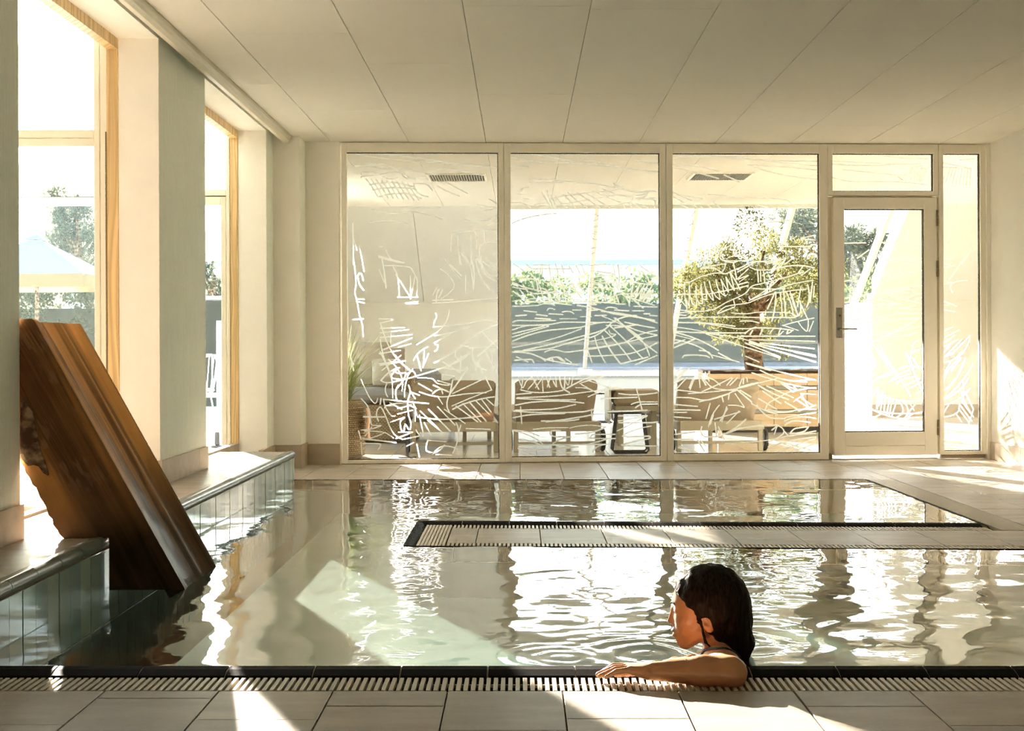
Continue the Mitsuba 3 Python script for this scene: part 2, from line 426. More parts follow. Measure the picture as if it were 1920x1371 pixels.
def water_patch(x0, x1, y0, y1, sx, sy):
    nx, ny = max(2, int((x1 - x0) / sx) + 1), max(2, int((y1 - y0) / sy) + 1)
    X, Y = np.meshgrid(np.linspace(x0, x1, nx), np.linspace(y0, y1, ny))
    v = np.stack([X, Y, WATER + swell(X, Y)], -1).reshape(-1, 3)
    i = np.arange(nx * ny).reshape(ny, nx)
    q = np.stack([i[:-1, :-1], i[:-1, 1:], i[1:, 1:], i[1:, :-1]], -1).reshape(-1, 4)
    return trimesh.Trimesh(v, np.vstack([q[:, [0, 1, 2]], q[:, [0, 2, 3]]]), process=False)


wat = cat([water_patch(NOSE, X_POOL, Y_FRONT, Y_PLAT0, .012, .010), water_patch(NOSE, X_PLAT, Y_PLAT0, Y_PLAT1, .012, .012), water_patch(NOSE, X_POOL, Y_PLAT1, Y_FAR, .016, .014)])
wat.merge_vertices()
solo('pool_water', skew(wat), 'water', 'clear greenish pool water with reflections of the glazed wall', 'water', smooth=True, kind='stuff')

# raised ledge on the left, faced with upright pool tiles
ledge = thing('pool_ledge', 'low raised ledge along the left side of the pool faced with upright grey green tiles', 'ledge', kind='structure')
LZ, LY0, LY1 = .194, 3.3, 9.92
part(ledge, 'core', bx(-2.05, NOSE - .012, LY0, LY1 - .004, -.9, LZ - .012), 'grout')
for j, y in enumerate(np.arange(3.44, LY1, .119)):
    part(ledge, 'face_tile', bx(NOSE - .012, NOSE - .0035 - .0008 * (j % 3), y + .0015, min(y + .1175, LY1), -.12, .150, .001), f'pool_tile_{(j * 7) % 3}')
    part(ledge, 'face_tile', bx(NOSE - .012, NOSE - .0035, y + .0015, min(y + .1175, LY1), -.366, -.124, .001), 'pool_tile_3')
for j, y in enumerate(np.arange(3.44, LY1 - .02, .239)):
    pts = []
    for t in (y + .002, min(y + .237, LY1)):
        for a in np.linspace(-60, 90, 9):
            pts.append((NOSE - .024 + .028 * math.cos(math.radians(a)), t, LZ - .018 + .024 * math.sin(math.radians(a))))
        pts += [(NOSE - .052, t, LZ + .002), (NOSE - .052, t, LZ - .02), (NOSE - .02, t, LZ - .042)]
    part(ledge, 'nosing_tile', hull(pts), 'nosing', smooth=25)
part(ledge, 'end_tile', bx(-1.95, NOSE - .004, LY1 - .004, LY1 + .006, -.02, LZ - .01), 'pool_tile_1')
for a, b in ((-2.05, -1.86), (-1.86, NOSE - .054)):
    for j, y in enumerate(np.arange(3.3, LY1 - .1, .6)):
        part(ledge, 'tile', bx(a + .002, b - .002, y + .002, min(y + .598, LY1), LZ - .012, LZ, .001), f'stone_{(j + (a < -2)) % 3}')

# left wall: three piers, head and slot over the window openings
REV = -2.046
part('wall_left', 'pier', bx(REV, LEFT, -5.0, 5.385, -.02, CEIL + .004), 'weave')
for a, b in ((7.485, 8.576), (10.65, 11.32)):
    part('wall_left', 'pier', bx(REV, LEFT, a, b, -.02, CEIL + .004), 'weave')
part('wall_left', 'head', bx(REV, LEFT, -5.0, 11.32, CEIL + .004, 2.86), 'plaster')
# the sides of the openings are smooth painted plaster
for i, (a, b) in enumerate(((5.385, 7.485), (8.576, 10.65))):
    part('wall_left', 'reveal', cat([bx(REV, LEFT - .001, b - .004, b + .001, LZ - .05, CEIL + .004), bx(REV, LEFT - .001, a - .001, a + .004, LZ - .05, CEIL + .004), bx(REV, LEFT - .001, a, b, CEIL, CEIL + .006)]), 'plaster')
labels['wall_left'] = {'label': 'left wall of grey green covered piers between tall window openings', 'category': 'wall', 'kind': 'structure'}
labels['baseboard_left'] = {'label': 'stone tile skirting round the feet of the left piers', 'category': 'baseboard', 'kind': 'structure'}
for a, b in ((3.0, 3.9), (3.9, 4.8), (4.8, 5.40), (7.475, 8.35), (8.35, 8.586)):
    part('baseboard_left', 'tile', bx(LEFT - .03, LEFT + .011, a + .001, b - .001, LZ, LZ + .128, .001), 'skirting')
for a, b in ((5.385, 5.396), (7.474, 7.485), (8.576, 8.587)):
    part('baseboard_left', 'tile', bx(REV, LEFT, a, b, LZ, LZ + .128), 'skirting')
part('baseboard_left', 'tile', bx(LEFT - .02, LEFT + .011, 10.4, 10.93, 0, .172, .001), 'skirting')

# pier and wall strip left of the glazed partition
part('wall_back', 'pier', bx(-2.0, -1.644, 10.93, 11.40, 0, CEIL), 'plaster')
part('wall_back', 'return', bx(-1.646, -1.643, 10.931, 11.235, .172, CEIL), 'weave')
part('wall_back', 'panel', bx(-1.66, -1.386, 11.235, 11.40, 0, CEIL), 'plaster')
part('wall_back', 'panel', bx(3.66, 3.80, 11.5, 11.7, 0, CEIL), 'plaster')
labels['wall_back'] = {'label': 'narrow cream wall strips beside the glazed partition at the far end', 'category': 'wall', 'kind': 'structure'}
labels['baseboard_back'] = {'label': 'speckled stone skirting left of the glazed partition', 'category': 'baseboard', 'kind': 'structure'}
part('baseboard_back', 'tile', bx(-1.84, -1.634, 10.918, 10.93, 0, .172, .001), 'skirting')
part('baseboard_back', 'tile', bx(-1.644, -1.633, 10.93, 11.235, 0, .172), 'skirting')
part('baseboard_back', 'tile', bx(-1.634, -1.386, 11.222, 11.235, 0, .160, .001), 'skirting')

part('wall_right', 'panel', bx(RIGHT, RIGHT + .2, -5.0, 11.6, -.2, 2.95), 'plain_plaster')
labels['wall_right'] = {'label': 'plain cream wall on the right catching a slanting patch of sun', 'category': 'wall', 'kind': 'structure'}
labels['baseboard_right'] = {'label': 'stone tile skirting along the right wall', 'category': 'baseboard', 'kind': 'structure'}
for a in np.arange(3.0, 11.4, .6):
    part('baseboard_right', 'tile', bx(RIGHT - .012, RIGHT, a + .001, min(a + .599, 11.50), 0, .135, .001), 'skirting')
part('wall_front', 'panel', bx(-2.3, RIGHT + .2, -5.2, -5.0, -.2, 2.95), 'dark_stone')
labels['wall_front'] = {'label': 'dark stone wall far behind the viewer', 'category': 'wall', 'kind': 'structure'}

# ceiling panels, 60 cm wide, laid in long strips
labels['ceiling'] = {'label': 'flat cream ceiling of long boards with fine joints', 'category': 'ceiling', 'kind': 'structure'}
EDGE = -1.70
part('ceiling', 'backing', bx(EDGE, RIGHT, -5.0, 11.66, CEIL + .013, CEIL + .05), 'grout')
part('ceiling', 'roof', bx(-2.1, RIGHT + .2, -5.1, 11.66, 2.80, 2.95), 'white_paint'); part('ceiling', 'roof_edge', bx(-2.1, RIGHT + .2, 11.62, 11.70, CEIL + .05, 2.95), 'white_paint')
xs = [EDGE] + list(np.arange(-1.447, RIGHT, .5935)) + [RIGHT]
for i, (a, b) in enumerate(zip(xs[:-1], xs[1:])):
    ys = [y for y in (np.arange(-2.6 + [1.9, .5, 1.3, 2.3, 1.6][i % 5], 11.6, 2.37) if i != 4 else [-.3, 2.1, 4.5, 6.88, 9.19])]
    ys = [-5.0] + list(ys) + [11.66]
    for c, d in zip(ys[:-1], ys[1:]):
        if d - c > .05:
            part('ceiling', 'board', bx(a + .0015, b - .0015, c + .0012, d - .0012, CEIL, CEIL + .012, .0012), 'ceiling_paint')
# lip along the open edge of the ceiling over the left wall
pr = [(-1.765, 2.428), (-1.735, 2.424), (-1.712, 2.434), (-1.70, 2.452), (-1.70, 2.60), (-1.715, 2.60), (-1.715, 2.46), (-1.75, 2.442), (-1.765, 2.45)]
solo('trim_1', vprism(pr, -5.0, 11.24), 'metal_rail', 'rounded cream rail along the left edge of the ceiling', 'trim', kind='structure')
for i, (y, n) in enumerate(((9.05, 5), (10.45, 9))):
    k = thing('slot_grille', ['small white wire grille in the ceiling slot above the second window', 'white wire grille in the ceiling slot near the far corner'][i], 'grille')
    for j in range(n):
        part(k, 'wire', tube([(-1.83, y + j * .055, 2.50), (-1.80, y + j * .055, 2.47), (-1.765, y + j * .055, 2.50)], .004, 5), 'white_paint')
    part(k, 'wire', tube([(-1.80, y - .03, 2.472), (-1.80, y + n * .055, 2.472)], .004, 5), 'white_paint')
solo('ceiling_sensor', lathe([(0, 0), (.014, 0), (.016, .01), (.012, .03), (0, .03)], 12, (-1.80, 7.3, 2.49)), 'white_paint', 'small white sensor in the ceiling slot above the pier', 'sensor')

# ---------------------------------------------------------------- bays on the left: wooden lining and cross-set glazed screens


def rail(x0, x1, y, z0, z1, d=.06, b=.003):
    return bx(x0, x1, y - d / 2, y + d / 2, z0, z1, b)


def pane(parent, x0, x1, y, z0, z1, name='pane'):
    v = np.array([(x0, y, z0), (x1, y, z0), (x1, y, z1), (x0, y, z1)], float)
    part(parent, name, trimesh.Trimesh(v, [[0, 1, 2], [0, 2, 3]], process=False), 'glass')


for i, (a, b) in enumerate(((5.385, 7.485), (8.576, 10.65))):
    k = f'window_{i + 1}'; labels[k] = dict(kind='structure', category='window', label=f'golden pine lining round the {["first", "second"][i]} window opening from the left')
    z0 = LZ
    part(k, 'jamb', bx(-2.104, REV, b - .012, b + .05, z0, CEIL, .002), 'pine')
    part(k, 'jamb', bx(-2.104, REV, a - .05, a + .012, z0, CEIL, .002), 'pine')
    part(k, 'head', bx(-2.104, REV, a, b, CEIL - .055, CEIL + .01, .002), 'pine')
    part(k, 'sill', bx(-2.104, REV, a, b, z0 - .05, z0 + .012, .002), 'skirting')
    part(k, 'seal', bx(-2.112, -2.104, b - .012, b + .05, z0, 2.0), 'brass')
    k = thing('bay', f'shallow bay outside the {["first", "second"][i]} opening', 'bay', kind='structure')
    ox = (-3.30, -2.76)[i]
    part(k, 'roof', bx(ox, -2.05, a - .1, b + .1, 3.30, 3.44), 'white_paint')
    part(k, 'floor', bx(ox, -2.05, a - .1, b + .1, -.2, .03), ('dark_stone', 'stone_4')[i])
    part(k, 'side', hull([(x, y, z) for z in (-.1, 3.44) for x, y in ((-2.104, a - .12), (-2.104, a - .02), (ox, b - .02), (ox - .06, b - .06))]), ('bay_render', 'white_paint')[i])
    part('wall_left', 'upper_wall', bx(-2.104, REV, a - .1, b + .1, CEIL + .012, 3.44), 'white_paint')

S = 'window_3'
labels[S] = {'label': 'cream glazed screen with one transom seen through the first opening', 'category': 'window', 'kind': 'structure'}
y = 7.51
part(S, 'stile', rail(-2.140, -2.104, y, .03, 3.3), 'screen_paint'); part(S, 'stile', rail(-2.172, -2.142, y, .03, 3.3), 'screen_paint'); part(S, 'stile', rail(-3.3, -3.22, y, .03, 3.3), 'screen_paint')
part(S, 'transom', rail(-3.22, -2.172, y, 1.928, 1.968), 'screen_paint'); part(S, 'transom', rail(-3.22, -2.172, y, 1.971, 2.012), 'screen_paint')
part(S, 'head', rail(-3.22, -2.172, y, 3.22, 3.3), 'screen_paint'); part(S, 'sill', rail(-3.22, -2.172, y, .03, .09), 'screen_paint')
pane(S, -3.22, -2.172, y, .09, 1.928); pane(S, -3.22, -2.172, y, 2.012, 3.22)
S = 'window_4'
labels[S] = {'label': 'cream framed light over the garden door seen through the second opening', 'category': 'window', 'kind': 'structure'}
y = 10.66
part(S, 'stile', rail(-2.13, -2.104, y, .03, 3.3), 'screen_paint'); part(S, 'stile', rail(-2.76, -2.70, y, .03, 3.3), 'screen_paint')
part(S, 'head', rail(-2.7, -2.13, y, 2.385, 2.462), 'screen_paint'); part(S, 'transom', rail(-2.7, -2.13, y, 2.002, 2.048), 'screen_paint')
pane(S, -2.7, -2.13, y, 2.048, 2.385); pane(S, -2.7, -2.13, y, 2.462, 3.22)
part(S, 'head', rail(-2.7, -2.13, y, 3.22, 3.3), 'screen_paint')
S = 'door_2'
labels[S] = {'label': 'cream glazed garden door seen through the second opening', 'category': 'door', 'kind': 'structure'}
part(S, 'stile', rail(-2.168, -2.131, y, .05, 1.994), 'screen_paint'); part(S, 'stile', rail(-5.095, -5.055, y, .05, 1.994), 'screen_paint')
part(S, 'top_rail', rail(-5.055, -2.168, y, 1.935, 1.994), 'screen_paint'); part(S, 'bottom_rail', rail(-5.055, -2.168, y, .05, .136), 'screen_paint')
pane(S, -5.055, -2.168, y, .136, 1.935)
part(S, 'seal', rail(-5.09, -2.13, y, 1.996, 2.000, .05, 0), 'brass')
# ---------------------------------------------------------------- glazed partition at the far end
B0 = np.array([-1.375, 11.25, 0.0]); BU = np.array([5.065, .28, 0.0]); BU /= np.linalg.norm(BU); BN = np.array([BU[1], -BU[0], 0.0])   # BN faces the pool


def bw(x, y):
    """(u, z) on the partition of the point that a 1920 x 1371 frame shows at (x, y)."""
    kx, kz = (x - VPX - ROLL * (y - VPY)) / FOCAL, -(y - VPY + ROLL * (x - VPX)) / FOCAL
    Y = (B0[1] * BU[0] - B0[0] * BU[1]) / (BU[0] - kx * BU[1])
    return np.array([(kx * Y - B0[0]) / BU[0], EYE + kz * Y])


def bwall(m):
    """A mesh given in (u, depth towards the pool, z) set on the partition."""
    v = m.vertices; m = m.copy(); m.vertices = B0 + v[:, :1] * BU + v[:, 1:2] * BN + v[:, 2:] * [0, 0, 1.0]
    if m.is_volume is False or m.volume < 0:
        m.invert()
    return m


def ub(u0, u1, z0, z1, d0=-.07, d1=0.0, b=.003):
    return bwall(bx(u0, u1, d0, d1, z0, z1, b))


def U(x, y=570): return bw(x, y)[0]
def Z(y, x=1240): return bw(x, y)[1]


def upane(parent, u0, u1, z0, z1, d=-.045):
    v = np.array([(u0, d, z0), (u1, d, z0), (u1, d, z1), (u0, d, z1)], float)
    part(parent, 'pane', bwall(trimesh.Trimesh(v, [[0, 1, 2], [0, 2, 3]], process=False)), 'glass')


def glazed(name, label, u0, u1, z0, z1, fl, fr, fb, ft, mat='frame_paint'):
    labels[name] = {'label': label, 'category': 'window', 'kind': 'structure'}
    part(name, 'stile', ub(u0, u0 + fl, z0, z1), mat); part(name, 'stile', ub(u1 - fr, u1, z0, z1), mat)
    part(name, 'rail', ub(u0 + fl, u1 - fr, z0, z0 + fb), mat); part(name, 'rail', ub(u0 + fl, u1 - fr, z1 - ft, z1), mat)
    a, b, c, d = u0 + fl, u1 - fr, z0 + fb, z1 - ft; g = .0045
    part(name, 'seal', bwall(cat([bx(b - g, b, -.05, -.02, c, d), bx(a, b - g, -.05, -.02, c, c + g), bx(a, b - g, -.05, -.02, d - g, d)])), 'gasket')
    upane(name, a, b, c, d)
    return a, b, c, d


ZT, ZB = CEIL - .004, .004
us = [U(641), U(946), U(1250), U(1553), U(1761), U(1854)]
ptop = Z(287)
F = {}
F[1] = glazed('window_5', 'leftmost tall fixed pane of the glazed partition with white line drawing', us[0], us[1] - .0015, ZB, ZT, U(651) - us[0], us[1] - U(935.5), Z(858) - ZB, ZT - ptop)
F[2] = glazed('window_6', 'second tall fixed pane of the glazed partition with white line drawing', us[1] + .0015, us[2] - .0015, ZB, ZT, U(958) - us[1], us[2] - U(1238.5), Z(855.5) - ZB, ZT - ptop)
F[3] = glazed('window_7', 'third tall fixed pane of the glazed partition beside the door', us[2] + .0015, us[3], ZB, ZT, U(1262) - us[2], us[3] - U(1537.5), Z(852) - ZB, ZT - ptop)
zd = Z(366.5, 1660)
F[4] = glazed('window_8', 'small light over the glazed door', us[3] + .0015, us[4] - .0015, zd, ZT, U(1562) - us[3], us[4] - U(1752), Z(358.5, 1660) - zd, ZT - Z(288, 1660))
F[5] = glazed('window_9', 'narrow side light between the door and the right wall', us[4] + .0015, us[5], Z(852.5, 1800), ZT, U(1769.5) - us[4], us[5] - U(1839), Z(849, 1800) - Z(852.5, 1800) + .012, ZT - Z(288, 1800))
part('window_9', 'sill_block', ub(us[4] + .02, us[5], ZB, Z(853.5, 1800), -.07, -.03), 'skirting')
part('window_9', 'sill_block', ub(us[3] - .02, us[3] + .03, ZB, .05, -.06, -.01), 'brass')

door = 'door_1'
labels[door] = {'label': 'cream glazed door with steel lever handle in the glazed partition', 'category': 'door', 'kind': 'structure'}
d0, d1, dz0, dz1 = U(1563), U(1757), Z(853.5, 1660), Z(370.5, 1660)
pa, pb, pc, pd = U(1583.5), U(1733), Z(810, 1660), Z(392, 1660)
part(door, 'stile', ub(d0, pa, dz0, dz1, -.055, .004), 'frame_paint'); part(door, 'stile', ub(pb, d1, dz0, dz1, -.055, .004), 'frame_paint')
part(door, 'rail', ub(pa, pb, pd, dz1, -.055, .004), 'frame_paint'); part(door, 'rail', ub(pa, pb, dz0 + .075, pc, -.055, .004), 'frame_paint')
part(door, 'kick_rail', ub(pa, pb, dz0, dz0 + .073, -.055, .002), 'frame_paint')
g = .006
part(door, 'seal', bwall(cat([bx(pb - g, pb, -.04, -.01, pc, pd), bx(pa, pb, -.04, -.01, pc, pc + g), bx(pa, pb, -.04, -.01, pd - g, pd)])), 'gasket')
upane(door, pa, pb, pc, pd, -.03); F[6] = (pa, pb, pc, pd)
hu, hz0, hz1 = U(1573), Z(634, 1573), Z(577, 1573)
part(door, 'lock_plate', ub(hu - .026, hu + .026, hz0, hz1, .004, .009, .002), 'steel')
lz = Z(617.5, 1575)
hk = part(door, 'lever_handle', bwall(cat([tube([(hu, .009, lz), (hu, .045, lz)], .009, 10), tube([(hu - .004, .045, lz), (hu + .04, .048, lz + .001), (hu + .128, .048, lz)], [.009, .008, .007], 10)])), 'steel', smooth=40)
part(door, 'lock_cylinder', bwall(tube([(hu + .004, .008, Z(592, 1575)), (hu + .004, .016, Z(592, 1575))], .009, 12)), 'brass')
for yy in (Z(593 - 14, 1573), Z(632, 1573)):
    part(door, 'screw', bwall(tube([(hu, .008, yy), (hu, .0105, yy)], .004, 8)), 'brass')
for ya, yb in ((394, 424), (488.5, 519), (787, 816)):
    u = U(1757.5); part(door, 'hinge', bwall(cat([tube([(u, .008, Z(yb, 1757)), (u, .008, (Z(ya, 1757) + Z(yb, 1757)) / 2 - .002)], .0085, 10), tube([(u, .008, (Z(ya, 1757) + Z(yb, 1757)) / 2 + .002), (u, .008, Z(ya, 1757))], .0085, 10)])), 'brass', smooth=40)
part(door, 'threshold', bwall(bx(d0, d1, -.07, -.005, .0, .010)), 'steel')

part(door, 'stop', ub(us[3] - .005, d0 + .012, dz0, dz1 + .012, -.075, -.057), 'frame_paint'); part(door, 'stop', ub(d1 - .012, us[4] + .008, dz0, dz1 + .012, -.075, -.057), 'frame_paint')
part(door, 'stop', ub(d0 + .012, d1 - .012, dz1 - .012, zd + .005, -.075, -.057), 'frame_paint')
# white line drawing on the panes: strokes noted on a sheet of 300 x 215 units (crop letter gives the sheet's corner), 6.377 sub-units each
SHEET = {'A': (645, 280), 'B': (645, 480), 'C': (645, 660), 'D': (950, 280), 'E': (950, 480), 'F': (950, 660), 'G': (1255, 280), 'H': (1255, 480), 'I': (1255, 660), 'J': (1550, 280), 'K': (1550, 480), 'L': (1550, 660)}
DR = {}
DR['A'] = '''150,50 600,115 1390,180 1845,210;400,45 880,95 1300,160 1700,200;130,190 300,195 500,230;250,160 420,170 700,230 1000,275 1100,295;1000,240 1200,230 1450,265 1700,310;190,270 300,262 450,290 560,262 680,270 780,330 860,355;690,290 780,350 880,330 980,330 1010,360;200,325 400,300 560,350 640,330;850,400 980,410 1060,490;830,400 880,510 1000,560;1120,430 1250,500 1380,550;1230,390 1400,480 1480,520;330,710 600,760 800,740 1050,790 1180,830;800,690 1000,690 1150,690;1450,830 1620,860 1830,770;1530,910 1700,840 1830,800;1720,890 1830,850;1300,990 1550,970 1830,960;1550,960 1590,1050 1585,1180;1680,965 1690,1110;1840,970 1825,1100 1690,1110 1620,1180 1640,1371;1360,1030 1365,1150 1400,1371;1520,1030 1525,1200 1520,1371;1290,1010 1280,1220;1400,1230 1500,1371;1770,1230 1830,1280;1580,1290 1640,1371;1690,1280 1800,1371;100,885 105,1050 105,1371;105,1050 150,1200;180,1150 220,1371;415,1158 475,1158;500,1195 590,1330 720,1355;410,1270 550,1310 720,1355;1620,660 1820,690;1740,590 1830,640;1600,660 1700,720 1820,690;300,420 560,390 820,440;340,480 600,450 860,470;420,560 700,520 920,580;300,870 560,850 800,900'''
DR['A'] += ''.join(f';{260+62*i},{345+6*i} {330+62*i},{440+8*i} {400+62*i},{560+6*i}' for i in range(9))
DR['B'] = '''105,0 125,150 140,330 125,430 150,530 180,700 220,850 225,960;205,0 235,180;225,290 185,200 160,230 180,330 230,405;150,515 235,515;150,540 235,560;95,760 225,750;415,10 550,50 720,75;450,20 480,200 500,380;480,110 780,130 850,230 875,290 870,490;580,120 640,250 660,480;620,220 790,490;795,235 795,510;850,240 800,480;640,490 880,490;415,160 480,310;735,560 885,540;740,570 880,565;1060,530 1300,520;1060,560 1350,545 1600,520 1840,500;1060,470 1110,370;1100,555 1110,460 1140,390;1130,500 1180,400;1160,510 1230,465 1320,350 1290,280 1150,150;1580,40 1600,150 1750,400 1830,450;1640,0 1650,150 1830,300;1570,20 1620,30 1680,160 1830,240;1700,20 1830,130;1660,60 1830,180;1450,0 1520,150 1550,400;1510,0 1560,230 1545,390;1380,0 1390,100;1190,20 1390,270;1270,100 1400,230;1455,230 1455,440;1095,685 1110,720 1075,800 1075,850;1260,645 1240,740 1070,940;1065,850 1500,805;1080,955 1300,910 1500,845;1300,910 1080,1040;1500,805 1700,770 1845,780;415,750 580,760 430,800;430,800 480,950 560,1130 700,1300 790,1371;430,865 720,855;430,920 770,880;430,975 810,940;470,1120 810,980;560,920 555,1050;430,1000 470,1200 540,1371;650,1090 800,1050;420,1170 670,1130;420,1290 730,1255;450,1371 680,1190;1095,1060 1125,1065 1115,1120 1085,1140;1080,1280 1340,1130 1500,1010 1700,870 1840,820;1400,1070 1490,1085;1340,1130 1330,1200 1400,1270 1390,1371;1250,1330 1400,1220 1500,1165;870,1060 1070,940;1500,1100 1840,1080;1600,1200 1840,1000;1650,900 1840,1100;830,1250 900,1150 1000,1090;60,1140 110,1371;1690,1140 1820,1371;1760,1150 1790,1371;1540,1100 1540,1220 1700,1371;1640,1210 1570,1371;870,1180 920,1371;960,1130 950,1300;1010,1170 940,1330'''
DR['C'] = '''430,0 540,250 580,370;530,90 700,400 690,470;610,40 760,200 800,230;430,160 730,110;440,345 560,230 660,190;440,345 500,370 720,330 900,280 1180,190 1400,100 1500,20;510,380 490,450 520,540;560,250 575,380 580,555;650,400 615,480 635,590;720,540 760,290 820,210;600,230 650,260 740,250 640,430;770,400 790,480 760,600 770,760 800,860 790,930;440,560 430,630;470,570 830,605 1010,620;470,570 540,740 580,775 605,770;545,610 690,690;640,745 820,700;550,845 720,785;720,790 670,840 680,940 710,960 730,870 770,930;650,965 820,960;200,330 240,420 310,560 370,620 400,560;410,830 385,730 430,660 490,760 550,910 600,990 700,1050;230,780 480,780;200,560 300,700 330,880 440,885 300,930 200,940;170,950 200,1050;240,950 450,960 590,1035;240,1050 420,1000 480,970;620,1040 820,965;700,1050 900,1010;230,1100 440,1110 400,1180;220,1040 620,1090;200,1090 210,1230;880,310 1050,320 1120,380 1260,400;890,380 1050,470;1120,345 1280,390;1070,400 1250,480;1060,500 1160,450 1180,500;1265,510 1300,340;1270,500 1390,330 1480,200;1265,500 1340,400;1300,500 1700,310;1290,650 1500,560 1760,460;900,480 1170,540 1500,500 1700,490;1130,550 1180,630;1260,520 1230,640 1260,720;1300,690 1450,620 1800,540;1180,120 1390,250;1180,190 1380,220;1400,50 1390,230 1480,180;1600,120 1770,460;910,710 1180,970;1010,690 1270,950;1120,660 1330,880;1200,690 1450,860;1340,650 1600,840;1420,620 1640,840;1500,600 1700,830;1570,580 1740,750;1640,560 1760,720;1700,560 1790,640;880,780 1180,810 1500,790 1650,770;900,760 950,1000;960,850 1040,1000;1000,820 1180,970;860,940 900,1000;1340,850 1370,950 1360,1050 1300,1220;1400,880 1370,960;1000,1060 980,1180 1060,1210 1200,1120;1000,1060 1220,1080;1060,1230 1200,1130 1360,1170;900,1260 870,1110;750,1130 830,1090;1100,1230 1290,1240;1460,920 1750,930;60,20 110,150;640,200 560,300 700,330;750,270 820,230 860,300;1180,270 1320,290;790,470 850,560;790,480 900,520;830,620 870,760;780,640 860,680;250,1010 330,900;850,660 850,830;640,680 800,640'''
DR['D'] = '''60,95 500,150 900,160 1350,215 1830,260;300,50 800,130;880,95 1200,170 1500,230;1550,130 1820,160;60,210 260,200;270,350 600,360 800,385 1000,400 1250,440 1600,510 1720,490 1800,500;270,385 680,390;1290,400 1400,470 1600,500;180,480 210,450 265,445;130,525 210,535;200,575 360,605;60,630 140,630 290,690;340,655 460,630 600,570 900,520 1250,490 1400,440;410,690 600,660 980,600 1350,540 1520,560 1500,620 1400,640 1250,680;430,510 480,600 545,690;490,490 530,620 580,690;530,540 570,620 590,690;590,550 660,640 730,690;680,535 780,630 830,690;740,510 880,630 970,690;850,510 1000,610 1120,690;945,510 1240,690;1035,490 1220,570 1370,630;1155,465 1300,520 1510,570;1560,540 1690,520 1720,490;1560,580 1790,620 1780,690;1690,540 1580,600;1720,570 1790,580;1530,630 1700,690;1500,640 1620,700;1400,640 1420,690;1470,640 1500,680;60,880 300,800 600,760;1040,770 1110,790;1040,850 1100,840;1030,930 1100,915;1030,1060 1090,1080;1010,1180 1080,1170;1000,1250 1070,1230;1030,1000 1090,1010'''
DR['E'] = '''90,90 230,190;230,90 320,150 780,150;330,105 500,105;420,95 405,200 380,330;435,95 430,250;510,95 530,240 560,330;590,95 620,200;660,95 690,200;740,95 800,200;830,100 890,220;900,100 950,230;1000,110 1200,95;990,170 1300,210;1280,100 1310,250 1340,410;1340,100 1355,250 1350,420;1400,110 1350,170;1480,110 1430,150;1600,110 1790,240;1620,180 1680,240 1710,290 1710,340;1020,265 1160,235 1290,225;1040,290 1180,290 1320,270;1000,320 1280,320 1310,300;1050,330 1140,355;70,310 250,380 500,430 700,450 900,450;70,370 250,400;520,280 600,420 640,530;570,300 590,430 620,530;640,280 700,450 710,540;660,350 790,520;760,280 820,400 780,520;380,320 420,420 440,510;400,380 470,400 520,540;300,450 340,500;770,320 900,500;850,320 920,420;70,540 300,510 600,500 900,530;450,310 900,380 1280,380;280,430 350,450 600,410;130,440 190,510;160,400 240,500;990,460 1280,490;1000,450 1060,530 1110,420;1150,390 1190,530;1160,260 1260,380;1010,590 1080,520 1280,480 1400,450 1810,460;1280,390 1330,500 1350,560;1290,400 1300,560;1380,450 1440,500 1480,600;1420,300 1410,370 1380,380;1510,310 1650,330 1750,345;1440,450 1640,620;1500,500 1780,590;1530,600 1810,610;170,580 260,550 500,545 900,545 1300,560;70,600 380,590 440,570 580,590;615,565 780,585;490,650 510,625 580,640;210,655 365,670;670,670 750,660 810,690;360,700 490,715;510,690 680,700;110,715 240,705;345,745 530,755;640,750 845,750;795,645 900,645;850,590 930,600 1120,640 1290,690 1500,720 1780,770;1000,580 1080,580;960,650 1090,645;1190,630 1230,610 1330,630;1300,645 1470,655;1510,655 1650,655;1650,690 1720,690;1060,712 1200,708;890,725 1020,725;1720,710 1810,715;1320,573 1430,573;75,790 140,770 350,775 590,770;70,830 500,820 700,790 1100,795 1300,790;70,885 300,830 500,830;70,930 450,840;70,970 510,840;70,1020 500,890 900,850 1000,820 1180,790;70,1095 450,1020 900,870;200,1130 600,1040 900,960 1060,920 1190,870 1300,770 1560,710;100,1140 500,1110 650,1070 900,1000 1040,965 1180,880;460,1150 560,1120 720,1150 900,1130 1400,1040 1600,940 1810,890;940,1030 1130,1000 1280,960 1320,940 1250,930 1230,890;930,1110 1300,1060 1620,990 1810,950;940,1200 1400,1180 1810,1040;1060,970 1110,1130 1190,1280;1150,960 1250,1130 1370,1290;1180,890 1370,1090 1500,1260;1250,840 1480,1060 1640,1230;1290,740 1500,900 1640,1030 1720,1200;1310,740 1550,960 1810,1160;1200,830 1420,840 1600,900 1810,945;1300,860 1580,820;1420,790 1600,830 1780,860;1140,660 1500,710 1810,800;1150,720 1400,830 1640,1000;940,1030 1000,1200 1030,1280;1550,1300 1810,1190;1380,1290 1700,1210;65,1150 250,1160 480,1240 860,1300;480,1240 620,1210 700,1270;70,330 140,360;80,420 190,500;300,300 340,410;200,340 260,430;110,250 380,280;300,220 360,300 380,420;250,230 230,300;560,250 600,260;870,240 880,330'''
DR['E'] += ';' + '1470,590 1520,340;1520,340 1500,480 1600,340;1600,340 1550,500 1660,340;1660,340 1590,540 1700,340;1700,340 1620,520 1750,350;1750,350 1640,540 1760,400;1760,400 1680,560 1790,450 1720,540'
